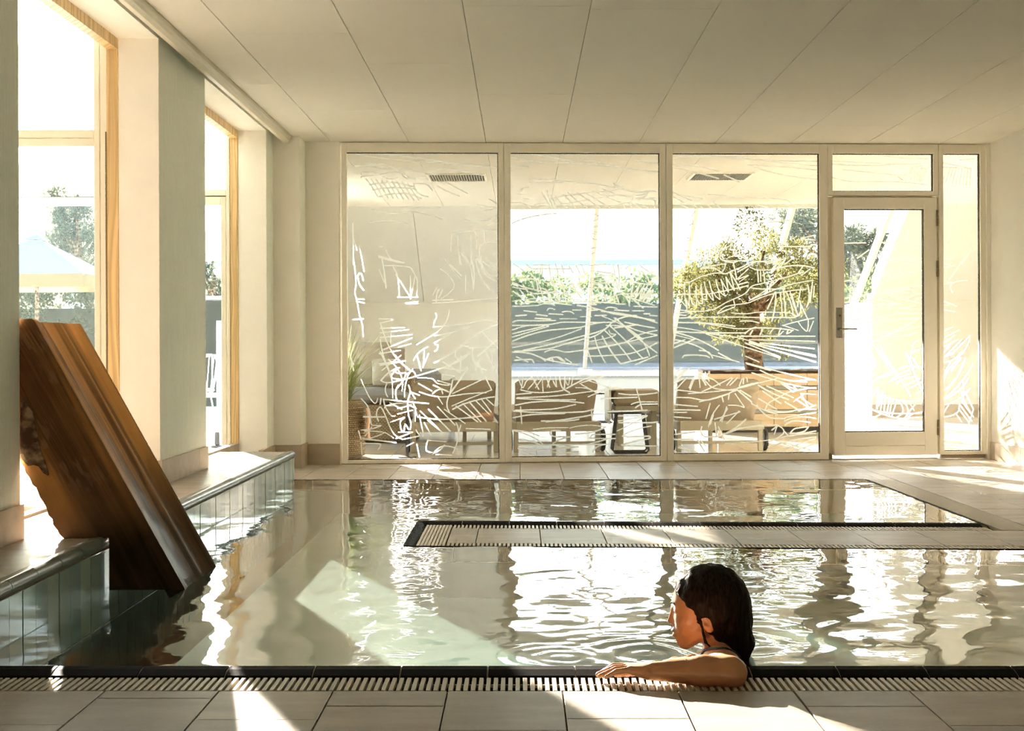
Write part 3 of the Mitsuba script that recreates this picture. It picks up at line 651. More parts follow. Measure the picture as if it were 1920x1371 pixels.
DR['F'] = '''150,300 200,430 240,350 310,300;260,450 380,310;310,300 390,450;200,300 180,440;430,300 440,480;440,300 350,430;480,300 520,430;530,300 490,420;560,350 600,420 590,300;640,300 670,430 690,450 700,300;700,310 740,400 760,310;800,300 780,400;720,440 870,360 980,310 1140,290;880,380 1000,340 1160,300;700,455 760,490;170,455 400,490 680,460;120,510 300,495;130,550 500,535 900,490 1200,450;120,560 600,575 830,575;110,640 350,600 600,590 930,615;110,700 500,690 830,630;90,710 600,730 900,720 1050,690;80,790 350,750 700,740;420,830 700,830 870,810;480,840 900,780 1050,750;830,430 900,430 1080,490;900,390 1080,490;1000,350 1210,420;980,540 1100,490 1200,460;1140,560 1570,545;1350,500 1500,515 1810,490;1560,440 1600,580 1630,700;1500,630 1600,600 1815,600;1550,670 1620,630 1815,625;1210,720 1500,710 1690,700;1340,770 1690,765;1340,830 1690,770;1350,850 1740,850 1815,840;320,930 560,910 740,910;760,915 1000,880 1190,905;80,940 250,960 390,1010;90,950 330,1030 440,1110;150,1050 280,1070 400,1110;770,1020 600,1020 520,980 540,950 650,945;770,1020 650,1050 560,1100;830,985 1000,970 1190,905;1310,990 1050,990 1000,1030 1100,1040 1310,1040;980,1110 1200,1050;1390,1010 1500,1020 1720,1010 1730,1030 1600,1060 1380,1120 1600,1130 1810,1130;1400,1000 1480,960 1740,890;150,1150 400,1170 860,1140;860,1140 600,1160 530,1190 650,1210 860,1200;1040,1200 1060,1160 1210,1110;140,1160 320,1240;150,1120 1200,1110;100,100 300,90 330,130;120,60 260,120;420,70 470,110;510,100 540,70 560,120;600,60 680,110;710,80 780,130;170,660 185,860;1020,700 1030,820;1330,950 1690,770'''
DR['G'] = '''60,85 500,75 1000,115 1800,135;300,60 900,90 1200,130 1800,190;950,180 1200,190 1780,240;60,175 300,190 650,270;60,210 350,260;1000,190 1250,270 1780,350;60,510 280,605;60,560 185,630;185,545 410,580;480,530 800,560 1440,605 1480,650 1600,660 1700,640;150,660 230,690;290,650 350,695;390,680 410,695;475,660 520,700;545,630 620,690;1060,655 1200,690;350,270 600,340;670,300 850,380;830,880 1000,870 1300,860 1450,840;1590,1060 1760,1020;1600,1065 1760,1080;1310,1160 1650,1160 1760,1130;640,1050 760,1030;520,1180 600,1280;380,1290 600,1275;600,1150 560,1300;680,1160 620,1300 720,1330 850,1330 930,1320 1050,1290 1100,1220;850,1160 770,1280;720,1290 900,1240;900,1270 940,1330;1000,1340 1150,1340 1350,1300;280,790 330,720;260,860 300,850;250,900 300,880;215,1055 265,1055;210,1090 260,1085;180,1210 240,1210;440,1290 400,1371;760,1070 740,1200;530,1120 440,1371;860,1170 850,1240 920,1300;1500,1290 1400,1371'''
DR['H'] = '''390,140 540,110 690,90 640,200;390,150 540,140 680,210 750,180;180,310 220,315 400,240 600,200 660,210;640,40 780,75 860,50 930,60 1000,20;750,180 880,130 1000,70 1150,60 1180,85 1330,50 1410,20;780,80 810,220 820,280;980,130 1080,165 1200,165 1300,150 1400,40;1300,150 1550,110 1750,140;830,190 1020,80;830,270 960,150;850,270 950,230;850,310 960,230;840,340 950,310;870,380 950,350;100,455 430,455 700,410 960,350;100,480 220,610;80,630 400,660 530,640 700,550 860,480 930,440 1000,360 1200,310 1450,240 1600,190;590,680 700,600 950,560 1100,500 1300,440 1650,400;590,690 790,610;780,520 800,600;970,530 1180,400 1330,270;1000,520 1280,400 1500,330 1740,290;1000,380 1180,395 1400,385;1070,170 1080,310;1105,180 1110,300;1140,180 1160,300;1200,220 1230,270;1270,230 1280,250;1320,210 1360,250;1280,430 1190,630;1290,430 1280,600 1240,780;1340,440 1360,580 1365,720;1380,400 1400,600 1410,730;1420,440 1480,600 1500,700;1460,420 1530,650 1560,710;1480,450 1550,700;1590,370 1550,600;1580,540 1590,660 1540,720 1490,700;1590,580 1670,750;1670,340 1690,500 1660,610;1730,310 1700,550;1750,360 1740,490;60,690 300,660;110,700 210,710;70,745 500,730 800,730 1200,735 1500,735 1580,700;760,680 930,690 1100,670 1450,680 1540,720;60,795 400,800 800,840;370,795 700,850;860,780 940,775 1090,800;60,850 350,890 500,930 800,970 1100,1060;60,900 500,920 920,920 960,890 1050,850;60,910 250,960 600,1130;60,940 300,1000;60,1000 350,1080 520,1190;60,1100 330,990;60,1050 200,1000;450,930 830,1060 1340,1220;920,930 1030,860 1180,860 1500,890;980,940 1010,890;1100,940 1130,880;1220,920 1260,870;1350,860 1320,950 1380,900;1440,880 1420,930 1480,900;1380,830 1560,890;1370,830 1560,780 1750,740;1600,850 1660,900 1680,760;1690,900 1740,780;1560,790 1600,850;830,960 1300,960 1760,960;970,1000 1760,1020;970,1030 1400,1120 1760,1190;970,1040 1760,1270;1100,1040 1750,1110;920,1040 1340,1210;170,1215 190,1190 300,1185 470,1200 490,1215;370,1130 480,1150 530,1220;600,1160 750,1240;500,1180 850,1270;930,1200 1090,1270;940,1290 1230,1371;60,250 230,140;700,850 860,870 1050,860;1250,190 1400,40;1620,110 1560,200;1700,150 1600,230;420,20 470,90;520,0 500,80;600,0 560,70'''
DR['H'] += ';' + '185,350 200,500 220,620;200,500 245,590 250,350;250,350 300,580 340,600 330,360;330,360 390,570 410,570 390,340;390,340 430,520 460,520 430,310;430,310 510,500 540,530 490,300;490,300 570,480 620,520 570,280;570,280 640,450 670,470 630,280;630,280 700,400 720,430 690,250;690,250 770,380 790,410 740,190;740,190 830,340 860,400'
DR['I'] = '''60,390 180,320;110,430 220,310;260,450 310,320;380,430 370,310;450,400 400,310;490,350 440,240;60,360 250,200;340,290 510,320 620,400;400,480 640,370 760,310;430,330 560,440 780,460;240,500 620,470 830,440 1100,370 1300,320;80,455 400,490;60,545 250,550 430,580 700,510 870,420 1080,370;370,600 600,540 820,460;60,630 350,655;60,695 380,700;60,725 220,725;60,780 270,795;700,400 770,320;740,400 830,310;850,410 880,330;900,380 900,320;950,360 940,310;800,500 910,660;830,460 1000,600;860,460 990,540;730,500 720,570;640,530 660,600;720,640 800,640 910,670;500,620 450,800;610,640 510,800 480,900;540,760 500,870;700,660 640,840;710,680 620,830;850,710 700,860;860,720 550,810;400,900 390,960 440,1020 560,1020 660,990 930,810;690,980 850,920 1200,880 1310,880 1240,940;1310,880 1270,990;1310,880 1390,960 1330,1020 1240,1060;600,900 670,1050;560,850 580,1020;700,980 830,930;1080,400 1300,520 1440,570;1180,410 1500,550;1130,470 1350,620;1080,560 1300,690;1060,640 1280,800 1400,800;1000,620 1150,700 1310,750;1160,690 1200,620 1340,540 1430,490 1550,460 1770,430;1200,690 1400,720 1600,690 1770,690;1160,690 1300,730 1500,710;1350,370 1540,460;1370,390 1500,480;1590,500 1690,680;1600,560 1730,640;1530,570 1700,680;1400,600 1550,690;1590,500 1770,510;1000,250 1250,330 1500,400 1770,440;1100,220 1500,350 1660,360;1500,350 1750,330;1350,0 1770,120;1510,0 1770,60;930,130 1300,230 1770,340;1400,790 1550,760 1770,730;1390,830 1600,780 1770,800;1400,880 1500,830 1700,850;1460,980 1520,920 1680,900 1640,950 1470,980;1400,960 1450,1010 1600,980 1770,950;1200,1080 1500,1000 1770,980;1200,1140 1500,1060 1770,1020;1250,1050 1700,1180;1300,1200 1770,1040;1350,1090 1600,1190;1500,1190 1770,1100;120,1150 280,1190;130,1130 350,1210;350,1060 430,1190;380,1060 450,1130;80,990 320,960;60,1050 290,1055;680,1100 900,1090 1200,1060;110,300 200,210;300,310 250,430;1500,400 1540,460;150,190 60,300;1500,600 1640,500;1560,710 1770,640'''
DR['J'] = '90,130 500,155 1000,170 1220,155;90,170 550,185 900,165;220,235 500,265 930,300 1050,260;90,330 350,380 800,380 1230,420;700,70 1000,100 1230,105;930,360 850,300;1050,200 1160,190' + ''.join(f';{1050+22*i},{200+3*i} {960+26*i},{375}' for i in range(9))
DR['Js'] = '1400,150 1560,180 1740,230;1400,205 1600,210;1620,120 1790,105;1550,830 1465,1120;1750,900 1700,1040;1770,1180 1640,1371;1400,1305 1530,1300' + ''.join(f';{1470+35*i},{215} {1400+42*i},{385+5*i}' for i in range(9))
DR['Jd'] = '1040,730 970,1080;1140,980 1110,1050;650,1110 830,1120 1140,1195;730,1330 900,1300 1140,1295;750,1335 1140,1335;220,1120 480,1115;520,1200 380,1300'
DR['K'] = '''730,40 900,20 1150,25;740,60 850,55 1150,65;830,60 850,95 670,170;640,220 680,250 720,180 770,250;770,170 830,210;860,120 920,220;940,110 1000,190;940,95 1140,130;600,315 800,270 1000,200 1150,170;560,440 720,410 1150,355;540,470 740,440 1010,395 1060,430;640,520 860,450 1000,440;510,530 650,525 830,560;780,490 900,510 1150,570;880,510 920,480;970,540 1010,490 1150,450;1070,550 1090,510 1150,500;490,605 700,565;640,600 830,560;500,630 800,625 1150,640;740,620 870,570 920,590;880,630 1080,590;500,735 700,725 900,685 1150,690;500,800 800,760 1150,745;510,960 700,930 1150,840;510,1050 700,970 1100,760;650,960 850,965 1100,915;510,980 620,1130 770,1371;660,1070 700,1180 820,1371;510,1180 600,1300;960,1160 1020,1250 1050,1371;1020,1220 1060,1040 1130,1000;1050,1150 1140,1110;1040,1220 1120,1340;840,1371 1000,1320 1150,1340;230,500 500,460;230,560 400,520;220,780 500,740;320,580 300,740;400,570 410,700;230,300 290,290;220,840 500,800'''
DR['Ks'] = '1400,30 1520,30;1400,95 1500,95;1400,140 1550,110;1590,140 1490,280;1400,350 1510,310;1700,290 1500,370 1530,440;1400,530 1580,600;1400,580 1490,590;1400,640 1560,665;1400,910 1530,850;1400,900 1490,860;1400,990 1610,885;1400,1050 1560,950;1400,1100 1590,1000;1410,1170 1500,1060;1430,1210 1640,1000;1510,1190 1740,950;1740,960 1680,1120 1540,1240 1410,1280;1440,1371 1500,1290;1520,1371 1630,1220;1620,1371 1680,1230;1690,0 1600,120'
DR['L'] = '''640,0 840,250 1020,540;690,0 860,260 1010,500;510,20 600,150 590,190 530,210 530,300;540,380 620,320 800,240 1000,180 1160,200;590,260 520,370 510,560;670,310 800,260;770,350 900,260 1010,220;770,350 1010,260;850,380 970,300;850,360 1080,290;920,420 1120,320;1000,440 1150,360;960,10 1100,340 1150,460;1050,80 1120,200;1100,490 1150,460;520,640 630,430 610,680;640,500 620,680;680,470 640,640;690,480 660,700;720,520 700,700;770,540 730,760;800,560 760,770;850,590 790,780;880,600 930,700 860,780;920,590 970,640 990,720 950,790;1000,600 1060,700;1070,630 1000,720;630,500 820,570 1000,590 1150,580;510,660 620,720 850,790 980,800;570,700 900,740 1150,735;1000,790 1160,780;990,780 1060,740 1160,720;480,785 580,780 660,745;530,830 620,770;640,870 690,810;720,870 900,850 980,800;740,880 800,840 1160,830;230,530 290,570 240,670;230,600 330,520;260,350 480,400'''
DR['Ls'] = '1430,70 1540,0;1410,130 1540,90 1630,0;1410,300 1500,130;1410,440 1430,330 1620,70;1440,460 1640,200 1680,80;1770,150 1680,300 1400,590;1410,580 1620,450 1720,320;1410,640 1560,590 1740,440;1650,340 1660,460 1640,580;1620,440 1660,560 1780,780;1680,480 1780,690;1640,590 1750,740;1620,640 1760,830;1600,680 1730,850;1570,740 1640,840;1410,750 1480,640;1410,780 1500,770 1610,690 1610,620;1780,690 1720,880;1420,900 1780,930;1430,1050 1780,1085;1430,1100 1640,1120 1750,1130'



def strokes(texts):
    out = []
    for sheet, text in texts:
        ox, oy = SHEET[sheet]
        for line in text.split(';'):
            p = [tuple(map(float, q.split(','))) for q in line.split()]
            if len(p) < 2:
                continue
            p = np.array([bw(ox + a / 6.377, oy + b / 6.377) for a, b in p])
            t = np.r_[0, np.cumsum(np.linalg.norm(np.diff(p, axis=0), axis=1))]
            if len(p) > 2 and t[-1] > .05:
                from scipy.interpolate import PchipInterpolator
                n = max(6, int(t[-1] / .02)); tt = np.linspace(0, t[-1], n)
                t2 = t + np.arange(len(t)) * 1e-7
                p = np.stack([PchipInterpolator(t2, p[:, k])(tt) for k in (0, 1)], 1)
            out.append(p)
    return out


def drawing(parent, texts, clip, depth=-.047):
    a, b, c, d = clip
    frame = rect(a + .006, c + .006, b - .006, d - .006)
    r = random.Random(len(texts[0][1]))
    g = unary_union([LineString(p).buffer(r.uniform(.0040, .0060), quad_segs=2).simplify(.0006) for p in strokes(texts)]).intersection(frame)
    vs, fs, n = [], [], 0
    for poly in getattr(g, 'geoms', [g]):
        if poly.geom_type != 'Polygon' or poly.area < 1e-6:
            continue
        v, f = trimesh.creation.triangulate_polygon(poly, engine='earcut')
        vs.append(np.c_[v[:, 0], np.full(len(v), depth), v[:, 1]]); fs.append(np.array(f) + n); n += len(v)
    m = trimesh.Trimesh(np.vstack(vs), np.vstack(fs), process=False)
    v = m.vertices; m.vertices = B0 + v[:, :1] * BU + v[:, 1:2] * BN + v[:, 2:] * [0, 0, 1.0]
    part(parent, 'line_drawing', m, 'white_film', kind='stuff', label='white scribbled line drawing on the glass')


drawing('window_5', [('A', DR['A']), ('B', DR['B']), ('C', DR['C'])], F[1])
drawing('window_6', [('D', DR['D']), ('E', DR['E']), ('F', DR['F'])], F[2])
drawing('window_7', [('G', DR['G']), ('H', DR['H']), ('I', DR['I'])], F[3])
drawing('window_8', [('J', DR['J'])], F[4])
drawing('window_9', [('J', DR['Js']), ('K', DR['Ks']), ('L', DR['Ls'])], F[5])
drawing('door_1', [('J', DR['Jd']), ('K', DR['K']), ('L', DR['L'])], F[6], -.032)
# ---------------------------------------------------------------- wooden slide leaning from the first opening into the pool
slide = thing('wooden_slide', 'old dark wooden slide of thick planks leaning from the window ledge into the pool', 'slide')
SD, SNv = np.array([.485, 0, -.875]), np.array([.875, 0, .485])
sr = np.random.default_rng(11)
edge = [(-1.845 + t * .160, .478 - t * .287) for t in np.linspace(0, 1, 16)]
edge = [(a + sr.normal(0, .004), b + sr.normal(0, .004)) for a, b in edge]
outl = [(-1.99, 1.004), (-1.800, 1.004), (-1.790, .996), (-1.240, .006), (-1.2385, .003), (-1.519, .003), (-1.519, .1955), (-1.672, .1955)] + edge[::-1] + [(-1.92, .62), (-1.99, .80)]
sb = vprism(outl, 5.402, 5.45)
sb = sb.subdivide_to_size(.04)
part(slide, 'side_board', sb, 'slab', label='near side board with ragged live edge')
prof = [(5.452, -.012), (5.47, -.030), (5.54, -.040), (5.62, -.046), (5.70, -.043), (5.755, -.036), (5.775, -.024), (5.80, -.022), (5.815, -.032), (5.84, -.040), (5.885, -.034), (5.92, -.016), (5.94, -.002), (5.958, .002)]


def chute(prof, th, s1):
    ss = np.linspace(0, 1, 30); v = []
    P0 = np.array([-1.790, 0, .996])
    for layer in (0, th):
        for q in ss:
            for y, o in prof:
                o2 = o - layer; s0 = o2 * SNv[2] / .875
                P = P0 + SD * (s0 + q * (s1 - s0)) + SNv * o2; v.append((P[0], y, P[2]))
    n, k = len(prof), len(ss); f = []
    g = lambda l, i, j: l * n * k + i * n + j
    for i in range(k - 1):
        for j in range(n - 1):
            f += [[g(0, i, j), g(0, i + 1, j), g(0, i + 1, j + 1), g(0, i, j + 1)], [g(1, i, j), g(1, i, j + 1), g(1, i + 1, j + 1), g(1, i + 1, j)]]
        f += [[g(0, i, 0), g(1, i, 0), g(1, i + 1, 0), g(0, i + 1, 0)], [g(0, i, n - 1), g(0, i + 1, n - 1), g(1, i + 1, n - 1), g(1, i, n - 1)]]
    for j in range(n - 1):
        f += [[g(0, 0, j), g(0, 0, j + 1), g(1, 0, j + 1), g(1, 0, j)], [g(0, k - 1, j), g(1, k - 1, j), g(1, k - 1, j + 1), g(0, k - 1, j + 1)]]
    f = np.array(f); m = trimesh.Trimesh(np.array(v), np.vstack([f[:, [0, 1, 2]], f[:, [0, 2, 3]]]), process=False)
    if m.volume < 0:
        m.invert()
    return m


part(slide, 'chute', chute(prof, .055, 1.136), 'slab', smooth=35)
bk = Polygon([(-1.848, .500), (-1.84, .60), (-1.835, .71), (-1.80, .66), (-1.785, .585), (-1.772, .52), (-1.752, .468), (-1.742, .430), (-1.757, .440), (-1.772, .462), (-1.792, .470), (-1.812, .466), (-1.83, .485)]).buffer(.006).buffer(-.003)
bm = vprism(list(bk.exterior.coords)[:-1], 5.398, 5.404).subdivide_to_size(.008)
v = bm.vertices.copy(); fr = v[:, 1] < 5.401; v[fr, 1] -= .007 * meshkit.fbm(v[fr] * [60, 1, 60], 3); bm.vertices = v
part(slide, 'bark', bm, 'bark_edge', label='patch of rough pale bark left on the live edge')

# ---------------------------------------------------------------- sun lounge beyond the partition
FY0, FS, LL, LR = 16.4, .554, -2.14, 5.9
KY, KZ = 18.25, 2.476 - FS * (18.25 - 16.4)
GX0, GX1, GY, GZ = -.16, 4.37, 19.75, 2.476 - FS * (19.75 - 16.4)
labels['lounge_floor'] = {'label': 'pale sunlit stone floor of the lounge behind the glass', 'category': 'floor', 'kind': 'structure'}
part('lounge_floor', 'grout_bed', cat([bx(LL, LR, 11.2, 20.0, -.2, -.0125), bx(LL, LR, 15.1, 20.0, -.0125, 0)]), 'stone_5')
tiles('lounge_floor', -1.6, 3.4, 11.62, 15.1, .60, .60, .13, [11.6], fskew=False, kind=3)
labels['lounge_ceiling'] = {'label': 'cream lounge ceiling of long boards with two air grilles', 'category': 'ceiling', 'kind': 'structure'}
part('lounge_ceiling', 'backing', bx(LL, LR, 11.66, FY0, CEIL + .013, CEIL + .08), 'grout')
xs = [LL] + [a for a in np.arange(-1.447 - 1.187, LR, .5935) if a > LL + .05] + [LR]
for i, (a, b) in enumerate(zip(xs[:-1], xs[1:])):
    ys = [11.66, [13.2, 14.4, 12.5][i % 3], FY0]
    for c, d in zip(ys[:-1], ys[1:]):
        part('lounge_ceiling', 'board', bx(a + .0015, b - .0015, c + .001, d - .001, CEIL, CEIL + .012), 'ceiling_paint')
for nm, x0, x1, lab in (('a', -.835, -.33, 'pale slotted air grille in the lounge ceiling behind the leftmost pane'), ('b', 1.60, 2.12, 'grey slotted air grille in the lounge ceiling behind the third pane')):
    k = thing('air_grille', lab, 'grille')
    part(k, 'plate', bx(x0, x1, 13.35, 13.88, CEIL - .004, CEIL - .001), 'gasket')
    for x in np.arange(x0, x1, .024):
        part(k, 'slat', bx(x, x + .011, 13.35, 13.88, CEIL - .012, CEIL - .003), 'ash' if nm == 'a' else 'strap_grey')
    part(k, 'frame', cat([bx(x0 - .02, x1 + .02, a, a + .02, CEIL - .012, CEIL - .0005) for a in (13.33, 13.88)] + [bx(a, a + .02, 13.33, 13.9, CEIL - .012, CEIL - .0005) for a in (x0 - .02, x1)]), 'frame_paint')
part('wall_lounge_left', 'panel', cat([bx(LL - .1, LL, 11.3, 13.45, -.2, 2.7), bx(LL - .1, LL, 14.02, 14.2, -.2, 2.7), bx(LL - .1, LL, 15.3, KY, -.2, 2.7), bx(LL - .1, LL, 13.4, 15.4, 2.42, 2.7)]), 'lounge_plaster')
labels['wall_lounge_left'] = {'label': 'left wall of the lounge with tall garden openings', 'category': 'wall', 'kind': 'structure'}
part('wall_lounge_right', 'panel', bx(LR, LR + .2, 11.3, KY + .1, -.2, 2.7), 'lounge_plaster')
labels['wall_lounge_right'] = {'label': 'plain cream right wall of the lounge', 'category': 'wall', 'kind': 'structure'}
part('wall_lounge_front', 'panel', bx(-2.24, -1.9, 11.36, 11.46, -.2, 2.6), 'lounge_plaster'); part('wall_lounge_front', 'panel', bx(3.72, LR + .1, 11.56, 11.7, -.2, 2.6), 'lounge_plaster')
labels['wall_lounge_front'] = {'label': 'wall on either side of the glazed partition', 'category': 'wall', 'kind': 'structure'}
labels['wall_lounge_back'] = {'label': 'sloping cream outer wall of the lounge over a low upright wall', 'category': 'wall', 'kind': 'structure'}
for x0, x1 in ((LL - .1, GX0), (GX1, LR + .1)):
    n = max(1, round((x1 - x0) / 1.2))
    for i in range(n):
        a, b = x0 + (x1 - x0) * i / n, x0 + (x1 - x0) * (i + 1) / n
        part('wall_lounge_back', 'slope_panel', hull([(x, y, z + d) for x in (a + .002, b - .002) for y, z in ((FY0, 2.476), (KY + .01, KZ)) for d in (0, .28)]), 'lounge_plaster')
    part('wall_lounge_back', 'knee_panel', bx(x0, x1, KY, KY + .25, -.2, KZ + .1), 'lounge_plaster')
    part('wall_lounge_back', 'skirting', bx(x0, x1, KY - .015, KY, 0, .16), 'skirting')
part('wall_lounge_back', 'parapet', bx(GX0, GX1, GY + .04, GY + .06, .02, GZ - .12), 'frosted')
part('wall_lounge_back', 'cheek', cat([bx(GX0 - .02, GX0, KY, GY + .1, -.1, KZ), bx(GX1, GX1 + .02, KY, GY + .1, -.1, KZ)]), 'white_paint')
W = 'window_10'
labels[W] = {'label': 'sloping glazed front of the lounge with slender leaning posts', 'category': 'window', 'kind': 'structure'}
part(W, 'sill', bx(GX0, GX1, GY - .02, GY + .14, GZ - .12, GZ - .035), 'parapet'); part(W, 'sill_cap', bx(GX0, GX1, GY - .04, GY + .16, GZ - .035, GZ), 'sill_blue')
part(W, 'head', bx(GX0, GX1, FY0 - .02, FY0 + .08, 2.44, 2.70), 'lounge_plaster')
for x in (-.24, .865, 1.98, 3.07, 4.18):
    if x > GX0:
        part(W, 'post', bar((x, FY0 + .02, 2.51), (x, GY, GZ + .03), .045, .13, up=(0, 0, 1)), 'screen_paint')
        part(W, 'foot_plate', bx(x - .10, x + .10, GY - .05, GY - .038, GZ - .10, GZ - .02), 'white_paint')
v = np.array([(GX0, FY0 + .05, 2.476), (GX1, FY0 + .05, 2.476), (GX1, GY + .03, GZ), (GX0, GY + .03, GZ)], float)
part(W, 'pane', trimesh.Trimesh(v, [[0, 1, 2], [0, 2, 3]], process=False), 'glass')


# ---- furniture
def lounger(x, y, turn, label, lift=0.0):
    k = thing('sun_lounger', label, 'sun lounger', 'sun loungers with their backs to the glass')
    w, L = .35, 1.95
    def P(name, m, mat, **kw):
        part(k, name, moved(rot(m, turn), (x, y, 0)), mat, **kw)
    for s in (-1, 1):
        P('side_rail', bx(s * w - .024, s * w + .024, .0, L, .185, .255, .004), 'ash')
    P('end_rail', bx(-w, w, -.025, .025, .180, .262, .004), 'ash'); P('end_rail', bx(-w, w, L - .04, L, .185, .255, .004), 'ash')
    for s in (-1, 1):
        P('leg', bx(s * w - .02, s * w + .02, .03, .07, 0, .185, .004), 'ash'); P('leg', bx(s * w - .02, s * w + .02, L - .09, L - .05, 0, .185, .004), 'ash')
    P('leg', bx(.08, .115, 1.0, 1.035, 0, .185, .004), 'ash')
    P('stretcher', bx(-w, w, .045, .075, .062, .088), 'ash')
    for i in range(9):
        P('slat', bx(-w + .02, w - .02, .55 + i * .155, .63 + i * .155, .235, .255), 'ash')
    for s in (-1, 1):
        P('wheel', rot(lathe([(0, -.018), (.088, -.018), (.098, -.008), (.098, .008), (.088, .018), (0, .018)], 24), 90, (0, 1, 0)).apply_translation((s * (w + .048), .10, .098)), 'dark_metal', smooth=30)
    # backrest, leaning back over the end rail
    def tilt(m):
        return rot(m, 30, (1, 0, 0), (0, .32, .265)).apply_translation((0, .13, 0))
    P('backrest_frame', tilt(cat([bx(s * (w - .03) - .02, s * (w - .03) + .02, .20, .235, .262, .60) for s in (-1, 1)] + [bx(-w + .03, w - .03, .20, .235, a, a + .05) for a in (.27, .42, .55)])), 'ash')
    c = trimesh.creation.box((2 * w - .02, .10, .44)).subdivide_to_size(.05)
    v = c.vertices.copy(); e = np.abs(v) / np.array([w - .01, .05, .22])
    v[:, 1] *= 1 - .45 * np.clip(e[:, 0] ** 8 + e[:, 2] ** 8, 0, 1); v[:, 0] *= 1 + .03 * (v[:, 2] / .19)
    v += .006 * (meshkit.fbm(v * 9 + x, 2)[:, None] - .5) * np.array([1, 1.6, .6]); c.vertices = v
    P('back_cushion', tilt(moved(c, (0, .155, .50))), 'taupe', smooth=50)
    P('head_roll', tilt(rot(lathe([(0, -w + .01), (.05, -w + .012), (.062, -w + .05), (.062, w - .05), (.05, w - .012), (0, w - .01)], 16), 90, (0, 1, 0)).apply_translation((0, .150, .695))), 'taupe', smooth=40)
    s = trimesh.creation.box((2 * w - .03, 1.40, .09)).subdivide_to_size(.09)
    v = s.vertices.copy(); e = np.abs(v) / np.array([w - .015, .70, .045]); v[:, 2] *= 1 - .4 * np.clip(e[:, 0] ** 8 + e[:, 1] ** 14, 0, 1); s.vertices = v
    P('seat_cushion', moved(s, (0, 1.22, .30)), 'taupe', smooth=50)
    return k


lounger(-.56, 12.42, 3, 'sun lounger seen from behind through the leftmost pane, half caught by the sun')
lounger(.311, 12.42, 6, 'sun lounger with taupe cushion behind the second pane, beside the round black table')
lounger(1.695, 12.45, 3, 'sun lounger with taupe cushion behind the third pane, in front of the tree planter')


def round_table(x, y, h, r, label):
    k = thing('side_table', label, 'table', 'little round tables in the lounge')
    part(k, 'table_top', lathe([(0, h - .012), (r - .004, h - .012), (r, h - .006), (r - .002, h), (0, h)], 32, (x, y, 0)), 'grey_cloth', smooth=30)
    part(k, 'rim', lathe([(r - .006, h - .020), (r + .004, h - .018), (r + .004, h - .002), (r - .004, h - .012)], 32, (x, y, 0)), 'dark_metal', smooth=30)
    for s in (-1, 1):
        yy = y + s * r * .55; a, b = r * .60, r * .82
        pts = [(x - a, yy, h - .016), (x - b + .002, yy, .03), (x - b + .02, yy, .010), (x + b - .02, yy, .010), (x + b - .002, yy, .03), (x + a, yy, h - .016)]
        part(k, 'leg_frame', tube(pts, .0085, 8), 'dark_metal', smooth=40)
    return k


round_table(.915, 12.33, .355, .185, 'small round table on black wire legs between the second and third loungers')
round_table(.93, 17.3, .36, .19, 'small round black table standing far back near the sloping glass')

k = thing('footstool', 'low bench with taupe pad and white towel behind the round table', 'bench')
for x in (.90, 1.20):
    for y in (13.25, 13.75):
        part(k, 'leg', bx(x - .025, x + .025, y - .025, y + .025, 0, .33, .004), 'ash')
part(k, 'seat_frame', bx(.85, 1.25, 13.2, 13.8, .31, .36, .004), 'ash')
part(k, 'cushion', bx(.84, 1.26, 13.19, 13.81, .36, .50, .03), 'taupe')
t = solo('towel', cat([bx(.80, .93, 13.15, 13.85, .501, .515, .006), bx(.79, .81, 13.15, 13.85, .24, .51, .006)] + [bx(.79, .80, y, y + .012, .20, .245) for y in np.arange(13.16, 13.84, .03)]), 'white_cloth', 'white fringed towel laid over the left end of the low bench', 'towel')

# wicker sofa with cushions on the left, seen through the grass
k = thing('wicker_sofa', 'low woven wicker sofa with grey cushions behind the leftmost pane', 'sofa')
part(k, 'base', bx(-2.10, -1.055, 13.75, 14.6, .02, .36, .02), 'wicker'); part(k, 'back', bx(-2.10, -1.055, 14.48, 14.66, .3, .66, .03), 'wicker')
part(k, 'arm', bx(-1.22, -1.055, 13.8, 14.5, .34, .42, .03), 'wicker')


def cushion(parent, name, c, size, mat, tilt=0, turn=0, **kw):
    m = trimesh.creation.box(size).subdivide_to_size(max(size) / 9)
    v = m.vertices.copy(); h = np.array(size) / 2; e = np.abs(v / h); i = int(np.argmin(size)); o = [j for j in range(3) if j != i]
    v[:, i] *= 1 - .75 * np.clip(e[:, o[0]] ** 4 + e[:, o[1]] ** 4, 0, 1); v += .012 * (meshkit.noise(v * 11 + np.array(c), 3)[:, None] - .5); m.vertices = v
    m = rot(rot(m, tilt, (1, 0, 0)), turn); m.apply_translation(c)
    if name is None:
        scene[parent] = mikit.ply(m, 'm_' + mat, 50); return parent
    return part(parent, name, m, mat, smooth=50, **kw)


cushion(k, 'seat_cushion', (-1.585, 14.1, .43), (1.0, .72, .17), 'grey_cloth')
cushion(thing('cushion', 'large dark grey back cushion leaning on the wicker sofa', 'cushion', 'cushions on the sofas'), None, (-1.36, 14.30, .71), (.46, .16, .36), 'taupe', -12)
cushion(thing('cushion', 'pale cushion in front of the dark cushion on the wicker sofa', 'cushion', 'cushions on the sofas'), None, (-1.27, 14.06, .66), (.30, .12, .26), 'sand_cloth', -18, 12)
cushion(thing('cushion', 'taupe cushion behind the grass, highest on the wicker sofa', 'cushion', 'cushions on the sofas'), None, (-1.50, 14.55, .80), (.42, .14, .30), 'taupe', -8)
k = thing('armchair', 'grey upholstered armchair far back, its rounded top showing above the first lounger', 'armchair')
part(k, 'seat', bx(-1.25, -.72, 15.6, 16.3, .1, .42, .05), 'grey_cloth'); part(k, 'backrest', bx(-1.28, -.88, 16.2, 16.36, .3, .66, .06), 'grey_cloth')
